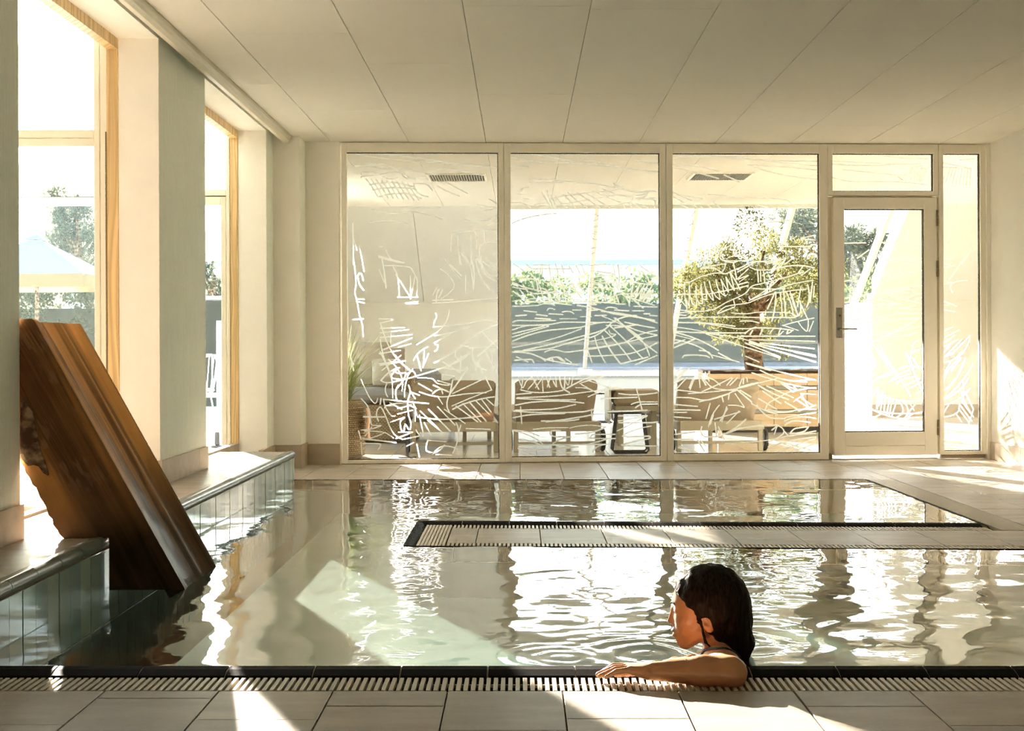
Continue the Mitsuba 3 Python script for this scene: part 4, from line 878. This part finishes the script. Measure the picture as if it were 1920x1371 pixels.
part(k, 'arm', bx(-1.30, -1.17, 15.6, 16.3, .3, .56, .05), 'grey_cloth'); part(k, 'arm', bx(-.80, -.68, 15.6, 16.3, .3, .56, .05), 'grey_cloth')
for x in (-1.22, -.75):
    for y in (15.66, 16.24):
        part(k, 'leg', bx(x - .02, x + .02, y - .02, y + .02, 0, .11), 'dark_metal')
k = thing('side_table', 'slim black stand table with a rounded grey top left of the first lounger', 'table')
part(k, 'pole', bx(-.935, -.915, 11.93, 11.95, .01, .385), 'dark_metal'); part(k, 'base', lathe([(0, 0), (.075, 0), (.075, .006), (.01, .012), (0, .012)], 20, (-.925, 11.94, 0)), 'dark_metal')
part(k, 'table_top', lathe([(0, .385), (.11, .385), (.125, .40), (.12, .42), (.06, .44), (0, .445)], 24, (-.99, 11.96, 0)), 'grey_cloth', smooth=40)

# basket with tall grass by the pane
k = thing('basket_planter', 'tall dark woven basket pressed against the leftmost pane', 'basket')
part(k, 'body', lathe([(0, .0), (.19, .0), (.215, .04), (.225, .30), (.205, .46), (.19, .465), (.185, .42), (0, .42)], 32, (-1.49, 11.93, 0)), 'wicker', smooth=40)
for z in np.arange(.03, .46, .031):
    part(k, 'weave_ring', trimesh.creation.torus(np.interp(z, [.03, .30, .46], [.213, .227, .206]), .0085, 40, 6).apply_translation((-1.49, 11.93, z)), 'wicker', smooth=True)
gr = np.random.default_rng(5); ms = []
for i in range(230):
    a, r0 = gr.uniform(0, 6.283), gr.uniform(0, .10); h = gr.uniform(.22, .70); lean = gr.uniform(.05, .62)
    p0 = np.array([-1.47 + r0 * math.cos(a), 11.93 + r0 * math.sin(a), .43]); d = np.array([math.cos(a), math.sin(a) * .6, 0])
    if p0[1] + d[1] * lean < 11.55: d[1] = -d[1]
    q = np.linspace(0, 1, 7); c = p0 + d * (lean * q ** 1.8)[:, None] + np.array([0, 0, 1]) * (h * q * (1 - .25 * lean * q))[:, None]
    s = np.cross(d, [0, 0, 1]); wv = .0065 * (1 - q ** 2.5) + .0006
    v = np.vstack([c + s * wv[:, None], c - s * wv[:, None]]); f = []
    for j in range(6): f += [[j, j + 1, 8 + j], [j, 8 + j, 7 + j]]
    ms.append(trimesh.Trimesh(v, f, process=False))
solo('ornamental_grass', cat(ms), 'leaf_grass', 'tall arching green grass growing out of the woven basket', 'plant', kind='stuff')
cl = trimesh.creation.box((.010, .15, .25)).subdivide_to_size(.012); v = cl.vertices.copy()
v[:, 0] += .010 * np.sin(v[:, 1] * 60 + v[:, 2] * 6) * (.6 - v[:, 2] * 2) + .006 * np.sin(v[:, 2] * 30); v[:, 1] *= 1 + .25 * np.sin(v[:, 2] * 14 + 1); cl.vertices = v + [-1.228, 11.80, .285]
solo('cloth', cl, 'coral', 'coral orange cloth hanging beside the woven basket', 'cloth', smooth=50)

# olive tree in a timber planter
k = thing('tree_planter', 'long timber planter box with grey bands under the olive tree', 'planter')
px0, px1, py0, py1, ph = 1.93, 3.30, 15.15, 16.25, .61
part(k, 'plinth', bx(px0 + .04, px1 - .04, py0 + .04, py1 - .04, 0, .06), 'gasket')
zs = [.06, .195, .235, .44, .48, ph]
for j, (z0, z1, mat) in enumerate(((.06, .195, 'planter_wood'), (.20, .235, 'strap_grey'), (.24, .44, 'planter_wood'), (.445, .48, 'strap_grey'), (.485, ph, 'planter_wood'))):
    for i in range(4):
        a, b = px0 + (px1 - px0) * i / 4 + .002, px0 + (px1 - px0) * (i + 1) / 4 - .002
        if mat == 'planter_wood':
            part(k, 'board', bx(a, b, py0, py0 + .03, z0, z1, .003), mat)
    part(k, 'band' if mat == 'strap_grey' else 'side', cat([bx(px0, px0 + .03, py0 + .031, py1, z0, z1), bx(px1 - .03, px1, py0 + .031, py1, z0, z1), bx(px0, px1, py1, py1 + .03, z0, z1)] + ([bx(px0, px1, py0 + .006, py0 + .03, z0, z1)] if mat == 'strap_grey' else [])), mat)
so = trimesh.creation.box((px1 - px0 - .06, py1 - py0 - .06, .10)).subdivide_to_size(.06); so.apply_translation(((px0 + px1) / 2, (py0 + py1) / 2, .57))
v = so.vertices.copy(); v[:, 2] += np.where(v[:, 2] > .6, .035 * meshkit.fbm(v * 14, 3), 0); so.vertices = v
part(k, 'soil', so, 'soil')


def leaves(centres, radii, n, size, seed, long=2.6, droop=0.0):
    """Leaf blades scattered through round clumps, as one mesh of single blades."""
    r = np.random.default_rng(seed); C, R = np.asarray(centres, float), np.asarray(radii, float)
    w = R ** 2 / (R ** 2).sum(); idx = r.choice(len(C), n, p=w)
    d = r.normal(size=(n, 3)); d /= np.linalg.norm(d, axis=1, keepdims=True)
    p = C[idx] + d * (R[idx] * r.uniform(.25, 1, n) ** .5)[:, None]
    a = r.normal(size=(n, 3)) + d * .8; a[:, 2] -= droop; a /= np.linalg.norm(a, axis=1, keepdims=True)
    b = np.cross(a, r.normal(size=(n, 3))); b /= np.linalg.norm(b, axis=1, keepdims=True)
    L = size * r.uniform(.6, 1.3, n)[:, None]; Wd = L / long
    v = np.stack([p, p + a * L * .5 + b * Wd * .5, p + a * L, p + a * L * .5 - b * Wd * .5], 1).reshape(-1, 3)
    i = np.arange(n)[:, None] * 4
    return trimesh.Trimesh(v, np.vstack([i + [0, 1, 2], i + [0, 2, 3]]), process=False)


def limb(p0, p1, r0, r1, seed, n=7, wob=.03):
    r = np.random.default_rng(seed); q = np.linspace(0, 1, n)
    p = np.array(p0) + (np.array(p1) - np.array(p0)) * q[:, None] + r.normal(0, wob, (n, 3)) * (np.sin(q * math.pi) * np.linalg.norm(np.array(p1) - np.array(p0)))[:, None]
    return tube(p, r0 + (r1 - r0) * q, 9)


k = thing('olive_tree', 'small olive tree with dense gold green crown in the timber planter', 'tree')
tx, ty = 2.50, 15.75
part(k, 'trunk', limb((tx + .02, ty, .60), (tx - .02, ty, 1.32), .105, .085, 2, wob=.015), 'trunk', smooth=True)
ot = np.random.default_rng(8)
ends = [(2.06, 15.6, 1.70), (2.27, 15.9, 1.94), (2.63, 15.8, 1.92), (2.86, 15.65, 1.70), (3.03, 15.9, 1.53), (1.99, 15.8, 1.46), (2.42, 15.5, 1.5)]
for i, e in enumerate(ends):
    part(k, 'branch', limb((tx - .02 + .03 * (i - 3) / 3, ty, 1.24), e, .045, .012, 20 + i, wob=.05), 'trunk', smooth=True)
cs, rs = [], []
for e in ends:
    for _ in range(5):
        cs.append(np.array(e) + ot.normal(0, [.15, .15, .13])); rs.append(ot.uniform(.12, .22))
cs += [np.array([tx + ot.uniform(-.42, .38), ty + ot.normal(0, .12), ot.uniform(1.0, 1.35)]) for _ in range(12)]; rs += [.13] * 12
cs += [np.array([tx + ot.uniform(-.45, .35), ty + ot.normal(0, .12), ot.uniform(.82, 1.0)]) for _ in range(5)]; rs += [.09] * 5
part(k, 'foliage', leaves(cs, rs, 15000, .048, 9, 3.0), 'leaf_olive', kind='stuff')
# ---------------------------------------------------------------- the garden outside
part('terrace', 'paving', bx(-40, 60, 20.0, 60, -.3, -.05), 'paving'); part('terrace', 'paving', bx(-40, -2.6, 3.0, 20.0, -.3, -.05), 'paving')
labels['terrace'] = {'label': 'bright paved terrace outside the windows', 'category': 'terrace', 'kind': 'structure'}
solo('garden_wall', bx(-1.2, 14, 26.6, 26.9, -.1, 1.68, .02), 'slate', 'long dark grey garden wall behind the lounge', 'wall', kind='structure')


def hedge(name, label, x0, x1, y, z0, z1, n, size, seed, depth=.6, mat='leaf_hedge'):
    k = thing(name, label, 'hedge'); r = np.random.default_rng(seed); L = x1 - x0
    part(k, 'stems', bx(x0, x1, y - depth * .2, y + depth * .2, -.05, z1 - .42), 'hedge_core')
    m = int(L / .28) * max(1, int((z1 - z0) / .3))
    cs = np.stack([r.uniform(x0, x1, m), y + r.normal(0, depth * .3, m), r.uniform(z0, z1 - .1, m)], 1)
    cs = np.vstack([cs, np.stack([r.uniform(x0, x1, m), np.full(m, y), z1 + r.normal(0, .10, m)], 1)])
    part(k, 'foliage', leaves(cs, np.full(len(cs), .22), n, size, seed + 1, 1.8), mat, kind='stuff')
    return k


hedge('hedge', 'sunlit hedge growing behind the dark garden wall', -1.1, 13.5, 27.95, 1.25, 2.0, 16000, .11, 31)
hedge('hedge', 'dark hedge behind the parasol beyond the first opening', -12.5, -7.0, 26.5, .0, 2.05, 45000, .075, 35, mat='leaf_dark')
k = thing('pavilion', 'low white flat roofed building behind the hedge', 'building')
part(k, 'wall', bx(-14, 10.3, 45, 50, -.1, 3.42), 'white_paint'); part(k, 'roof_edge', bx(-14.1, 10.45, 44.7, 50, 3.42, 3.56), 'sill_blue'); part(k, 'eave', bx(-14.1, 10.45, 44.75, 45, 3.05, 3.12), 'screen_paint')


def tree(label, x, y, z0, ztop, crown, n, size, mat, seed, trunk=.14):
    k = thing('tree', label, 'tree'); r = np.random.default_rng(seed); cs, rs = [], []
    part(k, 'trunk', limb((x, y, z0), (x, y, ztop - .3), trunk, trunk * .3, seed), 'trunk', smooth=True)
    for i in range(14):
        a = r.uniform(0, 6.283); h = r.uniform(.35, 1); rad = crown * (1.1 - .5 * h) * r.uniform(.5, 1)
        e = np.array([x + rad * math.cos(a), y + rad * math.sin(a) * .6, z0 + (ztop - z0) * h])
        part(k, 'branch', limb((x, y, z0 + (ztop - z0) * h * .75), e, trunk * .35, .015, seed + i + 1), 'trunk')
        for _ in range(4):
            cs.append(e + r.normal(0, crown * .16, 3)); rs.append(crown * r.uniform(.1, .24))
    part(k, 'foliage', leaves(cs, rs, n, size, seed + 77, 4.0), mat, kind='stuff')
    return k


tree('tall pine showing through the top of the glazed door', 7.4, 35, 0, 4.6, 1.5, 9000, .20, 'leaf_pine', 51)
tree('pale distant tree at the right edge of the third pane', 7.9, 42, 0, 4.8, .9, 4000, .18, 'leaf_pine', 91)
tree('pine leaning behind the parasol beyond the first opening', -9.05, 30, 0, 3.85, 1.05, 16000, .10, 'leaf_pine', 61)
tree('thin pine glimpsed through the second opening', -7.5, 36, 0, 3.0, 1.0, 3500, .16, 'leaf_pine', 71)

k = thing('parasol', 'white square parasol with cream valance outside the first opening', 'parasol')
ax, ay, tz, ez, rr = -7.25, 22.0, 2.52, 1.98, 1.0
cor = [(ax - rr, ay - rr), (ax + rr, ay - rr), (ax + rr, ay + rr), (ax - rr, ay + rr)]
for i in range(4):
    a, b = cor[i], cor[(i + 1) % 4]
    top = [(ax + (a[0] - ax) * .1, ay + (a[1] - ay) * .1, tz), (ax + (b[0] - ax) * .1, ay + (b[1] - ay) * .1, tz)]
    v = np.array([(*a, ez), (*b, ez), top[1], top[0]]); part(k, 'canopy_panel', trimesh.Trimesh(v, [[0, 1, 2], [0, 2, 3]], process=False), 'canopy')
    v = np.array([(*a, ez), (*b, ez), (*b, ez - .19), (*a, ez - .19)]); part(k, 'valance', trimesh.Trimesh(v, [[0, 1, 2], [0, 2, 3]], process=False), 'valance')
    part(k, 'rib', bar((ax, ay, tz - .05), (*a, ez - .01), .02, .03), 'planter_wood')
part(k, 'vent_cap', hull([(ax + a * .16, ay + b * .16, tz + .02) for a in (-1, 1) for b in (-1, 1)] + [(ax, ay, tz + .10)]), 'canopy')
part(k, 'pole', tube([(ax, ay, -.05), (ax, ay, tz)], .03, 10), 'trunk'); part(k, 'base', bx(ax - .3, ax + .3, ay - .3, ay + .3, -.05, .05, .02), 'slate')

k = thing('garden_shed', 'white garden shed with dark frame seen through the glass of the garden door', 'shed')
part(k, 'wall', bx(-5.6, -3.4, 24.1, 25.5, -.05, 1.70), 'white_paint'); part(k, 'fascia', bx(-5.7, -3.3, 24.0, 24.09, 1.36, 1.68), 'slate'); part(k, 'post', bx(-5.15, -5.0, 24.0, 24.09, -.05, 1.36), 'slate')
part(k, 'roof', bx(-5.7, -3.3, 24.0, 25.6, 1.70, 1.76), 'white_paint')
s = trimesh.creation.icosphere(3, .095); s.apply_translation((-2.90, 14.0, .19))
k = thing('globe_lamp', 'white globe garden lamp on the terrace beyond the garden door', 'lamp'); part(k, 'globe', s, 'white_paint', smooth=True); part(k, 'stand', lathe([(0, -.05), (.06, -.05), (.06, -.03), (.025, -.02), (.02, .105), (0, .105)], 16, (-2.90, 14.0, 0)), 'dark_metal')


def wire_chair(x, y, turn, label):
    k = thing('wire_chair', label, 'chair', 'white wire chairs on the terrace')
    def P(nm, m): part(k, nm, moved(rot(m, turn), (x, y, -.05)), 'white_paint')
    arc = lambda r, h, a0, a1, lift: [(r * math.cos(t), r * math.sin(t), h + lift * math.sin((t - a0) / (a1 - a0) * math.pi)) for t in np.linspace(a0, a1, 14)]
    P('seat', lathe([(0, .40), (.25, .40), (.27, .42), (.25, .44), (0, .44)], 20))
    P('back_rail', tube(arc(.30, .55, .2, 2.94, .32), .014, 6))
    for t in np.linspace(.35, 2.8, 9):
        h = .55 + .32 * math.sin((t - .2) / 2.74 * math.pi); P('spindle', tube([(.25 * math.cos(t), .25 * math.sin(t), .43), (.30 * math.cos(t), .30 * math.sin(t), h)], .008, 5))
    for a in (.7, 2.3, 3.9, 5.5):
        P('leg', tube([(.2 * math.cos(a), .2 * math.sin(a), .41), (.28 * math.cos(a), .28 * math.sin(a), 0)], .012, 6))


wire_chair(-3.45, 16.6, 20, 'white wire garden chair behind the globe lamp')
wire_chair(-4.15, 18.6, -30, 'white wire garden chair farther out on the terrace')
# ---------------------------------------------------------------- the bather


def smin(a, b, k):
    h = np.clip(.5 + .5 * (b - a) / k, 0, 1); return b + (a - b) * h - k * h * (1 - h)


def smax(a, b, k): return -smin(-a, -b, k)


def s_ell(p, c, r, R=None):
    q = p - np.asarray(c)
    if R is not None: q = q @ R
    r = np.asarray(r); k0 = np.linalg.norm(q / r, axis=-1); k1 = np.linalg.norm(q / r ** 2, axis=-1)
    return k0 * (k0 - 1) / np.maximum(k1, 1e-9)


def s_cap(p, a, b, ra, rb):
    a, b = np.asarray(a, float), np.asarray(b, float); ab = b - a
    h = np.clip(((p - a) @ ab) / (ab @ ab), 0, 1)
    return np.linalg.norm(p - a - h[..., None] * ab, axis=-1) - (ra + (rb - ra) * h)


def surface(fn, lo, hi, h):
    """Smooth triangle mesh of fn = 0 (surface nets), evaluated only near the surface."""
    lo, hi = np.asarray(lo, float), np.asarray(hi, float); c = 4
    nc = np.ceil((hi - lo) / (h * c)).astype(int) + 1
    g = np.stack(np.meshgrid(*[lo[i] + np.arange(nc[i] + 1) * h * c for i in range(3)], indexing='ij'), -1)
    dc = fn(g.reshape(-1, 3)).reshape(nc + 1)
    n = nc * c + 1
    from scipy.ndimage import zoom, minimum_filter
    near = minimum_filter(np.abs(dc), 2, origin=-1)[:-1, :-1, :-1] < h * c * 2.2
    mask = np.zeros(n, bool)
    mask[:-1, :-1, :-1] = np.kron(near, np.ones((c, c, c), bool))
    mask[1:, :, :] |= mask[:-1, :, :]; mask[:, 1:, :] |= mask[:, :-1, :]; mask[:, :, 1:] |= mask[:, :, :-1]
    d = np.where(np.repeat(np.repeat(np.repeat(dc, c, 0), c, 1), c, 2)[:n[0], :n[1], :n[2]] > 0, 1.0, -1.0)
    idx = np.argwhere(mask); d[mask] = np.concatenate([fn(lo + q * h) for q in np.array_split(idx, max(1, len(idx) // 200000))])
    s = d < 0
    cnt = sum(s[i:n[0] - 1 + i, j:n[1] - 1 + j, k:n[2] - 1 + k].astype(np.int8) for i in (0, 1) for j in (0, 1) for k in (0, 1))
    cells = np.argwhere((cnt > 0) & (cnt < 8)); vid = -np.ones(n - 1, np.int64); vid[tuple(cells.T)] = np.arange(len(cells))
    acc, num = np.zeros((len(cells), 3)), np.zeros(len(cells))
    C = [np.array(q) for q in np.ndindex(2, 2, 2)]
    for a in range(8):
        for b in range(a + 1, 8):
            if np.abs(C[a] - C[b]).sum() != 1: continue
            da, db = d[tuple((cells + C[a]).T)], d[tuple((cells + C[b]).T)]; x = (da < 0) != (db < 0)
            t = np.where(x, da / np.where(x, da - db, 1), 0)
            acc[x] += (C[a] + (C[b] - C[a]) * t[:, None])[x]; num[x] += 1
    v = lo + (cells + acc / num[:, None]) * h; f = []
    for ax in range(3):
        o = [k for k in range(3) if k != ax]; e = np.eye(3, dtype=int)
        a = s[tuple(slice(0, -1) if k == ax else slice(1, -1) for k in range(3))]; b = s[tuple(slice(1, None) if k == ax else slice(1, -1) for k in range(3))]
        q = np.argwhere(a != b); off = np.zeros(3, int); off[o] = 1; q = q + off
        sg = s[tuple(q.T)]
        w = [vid[tuple((q - i * e[o[0]] - j * e[o[1]]).T)] for i, j in ((0, 0), (1, 0), (1, 1), (0, 1))]
        quad = np.stack(w, 1); flip = sg if ax != 1 else ~sg
        quad[flip] = quad[flip][:, ::-1]; quad = quad[(quad >= 0).all(1)]; f.append(quad)
    f = np.vstack(f); m = trimesh.Trimesh(v, np.vstack([f[:, [0, 1, 2]], f[:, [0, 2, 3]]]), process=False)
    if m.volume < 0:
        m.invert()
    return m


HC = at(1324, 1138, 4.21)                     # middle of the head
_yaw = math.radians(11); HF = np.array([-math.cos(_yaw), math.sin(_yaw), 0]); HS = np.array([-math.sin(_yaw), -math.cos(_yaw), 0]); HU = np.array([0, 0, 1.0])
_t = math.radians(-5); HF, HU = HF * math.cos(_t) + HU * math.sin(_t), HU * math.cos(_t) - HF * math.sin(_t)
HR = np.stack([HF, HS, HU], 1)
def hp(f, s, u): return HC + HF * f + HS * s + HU * u


SH, EL, WR = at(1352, 1247, 4.04), at(1371, 1262.5, 3.865), at(1222, 1259, 3.875)
SH2 = np.array([SH[0] + .03, 4.40, SH[2] - .06])
KN = [at(1174 + 3 * i, 1245.5 + 2.0 * i, 3.935 - .0195 * i) for i in range(4)]          # index .. little finger
MID = [at(1150 + 2 * i, 1249.5 + 3.4 * i, 3.937 - .0200 * i) for i in range(4)]
TIP = [at(1130 - [0, 9, 6, -6][i], 1259 + [1, 6, 9, 11][i], 3.935 - .0200 * i) for i in range(4)]


def head_sdf(P):
    q = (P - HC) @ HR
    d = s_ell(q, (-.006, 0, .026), (.096, .074, .086))
    d = smin(d, s_ell(q, (.044, 0, -.028), (.053, .055, .074)), .03)
    for s in (-1, 1):
        d = smin(d, s_cap(q, (.014, s * .047, -.066), (.066, s * .012, -.097), .015, .015), .025)
        d = smin(d, s_cap(q, (.083, s * .012, .019), (.072, s * .036, .016), .011, .010), .016)
        d = smin(d, s_ell(q, (.058, s * .037, -.036), (.026, .022, .026)), .02)
    d = smin(d, s_ell(q, (.075, 0, -.094), (.016, .019, .015)), .015)
    d = smin(d, s_ell(q, (.084, 0, -.066), (.016, .026, .022)), .016)
    for s in (-1, 1):
        d = smax(d, -s_ell(q, (.103, s * .031, -.001), (.017, .017, .012)), .012)
        d = smin(d, s_ell(q, (.076, s * .031, -.002), (.0125, .0135, .0125)), .004)
        d = smin(d, s_cap(q, (.089, s * .021, .001), (.082, s * .043, -.001), .0025, .0025), .003)
    d = smin(d, s_cap(q, (.091, 0, .008), (.106, 0, -.034), .0065, .0085), .010)
    for s in (-1, 1):
        d = smin(d, s_ell(q, (.095, s * .0115, -.041), (.010, .007, .007)), .006)
        d = smax(d, -s_ell(q, (.0995, s * .006, -.0475), (.005, .003, .003)), .003)
    d = smin(d, s_ell(q, (.0985, 0, -.0610), (.0085, .021, .0065)), .004); d = smin(d, s_ell(q, (.0960, 0, -.0735), (.0085, .018, .0075)), .004)
    d = smax(d, -s_ell(q, (.1055, 0, -.0672), (.013, .022, .0016)), .003)
    for s in (-1, 1):
        a = math.radians(14); R = np.array([[math.cos(a), 0, math.sin(a)], [0, 1, 0], [-math.sin(a), 0, math.cos(a)]])
        e = s_ell(q, (-.006, s * .073, -.032), (.018, .0095, .031), R); e = smax(e, -s_ell(q, (-.002, s * .084, -.028), (.010, .008, .019), R), .006)
        d = smin(d, e, .008)
    return d


def body_sdf(P):
    nb = hp(-.042, 0, -.19)
    d = s_cap(P, hp(-.030, 0, -.04), nb, .047, .055)
    d = smin(d, s_cap(P, SH + [-.004, .03, -.004], nb + [0, .02, -.03], .050, .050), .04)
    d = smin(d, s_cap(P, SH2, nb + [0, .05, -.03], .050, .050), .04)
    ch = (SH + SH2) / 2 + [.01, 0, -.16]
    d = smin(d, s_ell(P, ch, (.115, .175, .20)), .05); d = smin(d, s_ell(P, ch + [.03, 0, -.26], (.10, .14, .18)), .06)
    hip = ch + [.05, 0, -.42]; d = smin(d, s_ell(P, hip, (.12, .17, .13)), .05)
    for s in (-1, 1):
        kn = hip + [-.26, s * .09, -.10]; an = np.array([hip[0] - .02, hip[1] + s * .09, -.80])
        kn[2] = max(kn[2], -.72)
        d = smin(d, s_cap(P, hip + [-.02, s * .08, -.02], kn, .082, .055), .03); d = smin(d, s_cap(P, kn, an, .052, .036), .015)
        d = smin(d, s_cap(P, an, an + [-.15, s * .02, -.025], .034, .024), .02)
    d = smin(d, head_sdf(P), .016)
    # near arm folded along the edge
    a = smin(s_cap(P, SH, EL, .052, .041), s_cap(P, EL + [-.006, 0, .002], EL + (WR - EL) * .35 + [0, 0, .003], .040, .039), .018)
    a = smin(a, s_cap(P, EL + (WR - EL) * .35 + [0, 0, .003], WR, .038, .0235), .02)
    a = smin(a, s_cap(P, EL + [-.03, .026, .004], EL + (WR - EL) * .75 + [0, .020, .003], .036, .026), .014)
    a = smin(a, s_ell(P, WR + [.004, -.010, .014], (.012, .010, .010)), .008)
    pm = WR + (KN[1] * .5 + KN[2] * .5 - WR) * .5
    for i in range(4):
        a = smin(a, s_cap(P, WR + [-.012, .012 - .008 * i, .004 - .002 * i], KN[i] - [0, 0, .008], .0155, .0115), .010)
    fr = (.0092, .0095, .009, .0078); fn = 9
    for i in range(4):
        f = smin(s_cap(P, KN[i] - [0, 0, .006], MID[i], fr[i] + .0008, fr[i]), s_cap(P, MID[i], TIP[i], fr[i], fr[i] - .0022), .003)
        a = smin(a, f, .004)
    tb = WR + [-.025, .028, -.004]
    th = smin(s_cap(P, tb, tb + [-.035, .022, -.010], .0135, .0110), s_cap(P, tb + [-.035, .022, -.010], tb + [-.066, .020, -.014], .0105, .0085), .004)
    a = smin(a, th, .010)
    d = smin(d, a, .016)
    # far arm: comes up in front of the chest, hand laid in the crook of the near elbow
    E2 = SH2 + [-.20, -.02, -.12]; W2 = at(1283, 1244, 4.06)
    b = smin(s_cap(P, SH2, E2, .048, .038), s_cap(P, E2, W2 + [-.02, .05, -.02], .037, .025), .02)
    for i in range(4):
        k0, k1 = W2 + [.004 + .004 * i, -.0 - .004 * i, .004 - .0005 * i], W2 + [.058 - .002 * i, -.028 - .017 * i, .006 - .006 * i]
        b = smin(b, s_cap(P, k0, k1, .0105, .0082), .006)
    b = smin(b, s_cap(P, W2 + [-.02, .05, -.02], W2 + [.01, 0, .0], .025, .017), .012)
    b = smin(b, s_cap(P, W2 + [-.01, .02, 0], W2 + [.03, .03, .012], .011, .008), .006)
    return smin(d, b, .012)


def hair_sdf(P):
    q = (P - HC) @ HR
    n = .0075 * np.clip(q[:, 0] * 12, 0, 1)[:] * (meshkit.noise(q * 85, 6) - .5) + .0055 * (meshkit.noise(np.stack([q[:, 1] * 70 + q[:, 0] * 16, q[:, 2] * 22, q[:, 0] * 60], -1), 4) - .5) + .004 * (meshkit.noise(q * 42, 9) - .5)
    d = s_ell(q, (-.014, 0, .030), (.105, .085, .093))
    d = smin(d, s_ell(q, (-.035, 0, -.02), (.088, .080, .085)), .03)
    line = np.interp(q[:, 2], [-.14, -.085, -.06, -.03, .0, .03, .06, .09], [-.045, -.022, .000, .028, .048, .074, .120, .2]) + .016 * (meshkit.noise(q * np.array([45, 45, 70]), 2) - .5)
    ear = s_ell(q, (-.002, .082, -.040), (.016, .03, .024)); d = smax(d, -ear, .006)
    d = smax(d, q[:, 0] - line, .008)
    d = d + .007 * np.clip(1 - (line - q[:, 0]) / .035, 0, 1) * (q[:, 2] > -.03) * (q[:, 2] < .055)
    w = .008 * np.sin(q[:, 2] * 70) * (q[:, 2] < -.05)
    d = smin(d, s_cap(q, (-.068, 0, .0), (-.080, .01, -.10), .052, .044), .03)
    k = s_cap(q - np.stack([w, w * .5, 0 * w], -1), (-.078, .012, -.08), (-.095, .03, -.245), .042, .020); d = smin(d, k, .02)
    for c in ((.012, .074, -.030, .004, .078, -.085), (.004, .078, -.085, -.012, .070, -.110), (-.012, .070, -.110, -.035, .062, -.108)):
        d = smin(d, s_cap(q, c[:3], c[3:], .0040, .0032), .004)
    for s in (-1, 1):
        d = smin(d, s_cap(q, (-.090, s * .02, -.17), (-.106, s * .035 + .015, -.25), .016, .006), .008)
    return d + n


def skin(p, n, uv):
    lip = SS(.016, .008, dr.sqrt(dr.square((p.x - LIP[0])) + dr.square(p.y - LIP[1]) + dr.square((p.z - LIP[2]) * 1.6)))
    c = mi.Color3f(.53, .25, .115) * (.92 + .16 * FBM(p.x * 30, p.y * 30, p.z * 30, 3))
    return c * (1 - .35 * lip) + mi.Color3f(.12, .03, .03) * lip * .5


LIP = hp(.094, 0, -.067)
M['skin'] = princ(skin, .34, .5, clearcoat=.25, clearcoat_gloss=.85)
M['hair'] = {'type': 'twosided', 'bsdf': {'type': 'bumpmap', 'height': mikit.proc(lambda p, n, uv: N(p.x * 420 + 9 * N(p.z * 30, p.x * 30, 0.0), p.y * 420, p.z * 50), eps=2e-4), 'scale': .0022, 'bsdf': princ(lambda p, n, uv: MIX((.004, .0025, .0018), (.024, .012, .0065), N(p.x * 260, p.y * 260, p.z * 34)), .45, .12, two=False)}}
M['swimwear'] = princ((.012, .012, .014), .6, .3)
M['wet'] = {'type': 'dielectric', 'int_ior': 1.33}
her = thing('person', 'person with long wet dark hair in the pool, looking left, forearm resting on the edge', 'person')
part(her, 'body', surface(body_sdf, (-.02, 3.78, -.88), (.86, 4.70, .31), .0042), 'skin', smooth=True)
part(her, 'hair', surface(hair_sdf, HC - [.16, .16, .31], HC + [.20, .16, .16], .0026), 'hair', smooth=True, label='long wet dark brown hair')
for s in (-1, 1):
    e = trimesh.creation.icosphere(2, .0118); e.apply_translation(hp(.0785, s * .031, -.0025)); part(her, 'eye', e, 'white_paint', smooth=True)
    e = trimesh.creation.icosphere(2, .0055); e.apply_translation(hp(.0860, s * .031, -.003)); part(her, 'iris', e, 'gasket', smooth=True)
sp = [at(x, y, Y) for x, y, Y in ((1322, 1240, 4.10), (1332, 1229, 4.06), (1350, 1227, 4.0), (1368, 1231, 3.99), (1384, 1240, 4.0), (1394, 1253, 4.05), (1398, 1270, 4.12))]


def onto(fn, pts, off):
    p = np.array(pts, float)
    for _ in range(12):
        g = np.stack([(fn(p + e) - fn(p - e)) / .002 for e in np.eye(3) * .001], -1); p -= g * (fn(p) - off)[:, None] * .8
    return p


tt = np.linspace(0, 1, 40); sp = np.stack([np.interp(tt, np.linspace(0, 1, len(sp)), np.array(sp)[:, k]) for k in range(3)], 1)
part(her, 'strap', tube(onto(body_sdf, sp, .001), .0042, 8), 'swimwear', smooth=True, label='dark swimsuit strap over the shoulder')
for s in (-1, 1):
    tq = np.linspace(0, 1, 9)[:, None]
    eb = onto(body_sdf, hp(.100, s * .012, .017) * (1 - tq) + hp(.082, s * .043, .017) * tq + HU * .006 * np.sin(tq * math.pi), .0003)
    part(her, 'eyebrow', tube(eb, np.array([.0012, .0024, .0028, .0028, .0026, .0024, .002, .0016, .0008]), 6), 'hair', smooth=True)
# drops of water on the forearm
dr_r = np.random.default_rng(4); pts = np.array([EL + (WR - EL) * t + [0, dr_r.uniform(-.035, .01), dr_r.uniform(.01, .05)] for t in dr_r.uniform(.02, .95, 36)])
pts = onto(body_sdf, pts, .0002)
part(her, 'droplets', cat([trimesh.creation.icosphere(1, dr_r.uniform(.0008, .0016)).apply_translation(p) for p in pts]), 'wet', smooth=True, kind='stuff')
fd = np.array([(dr_r.uniform(.28, .56), dr_r.uniform(3.765, 3.80), .0) for _ in range(16)])
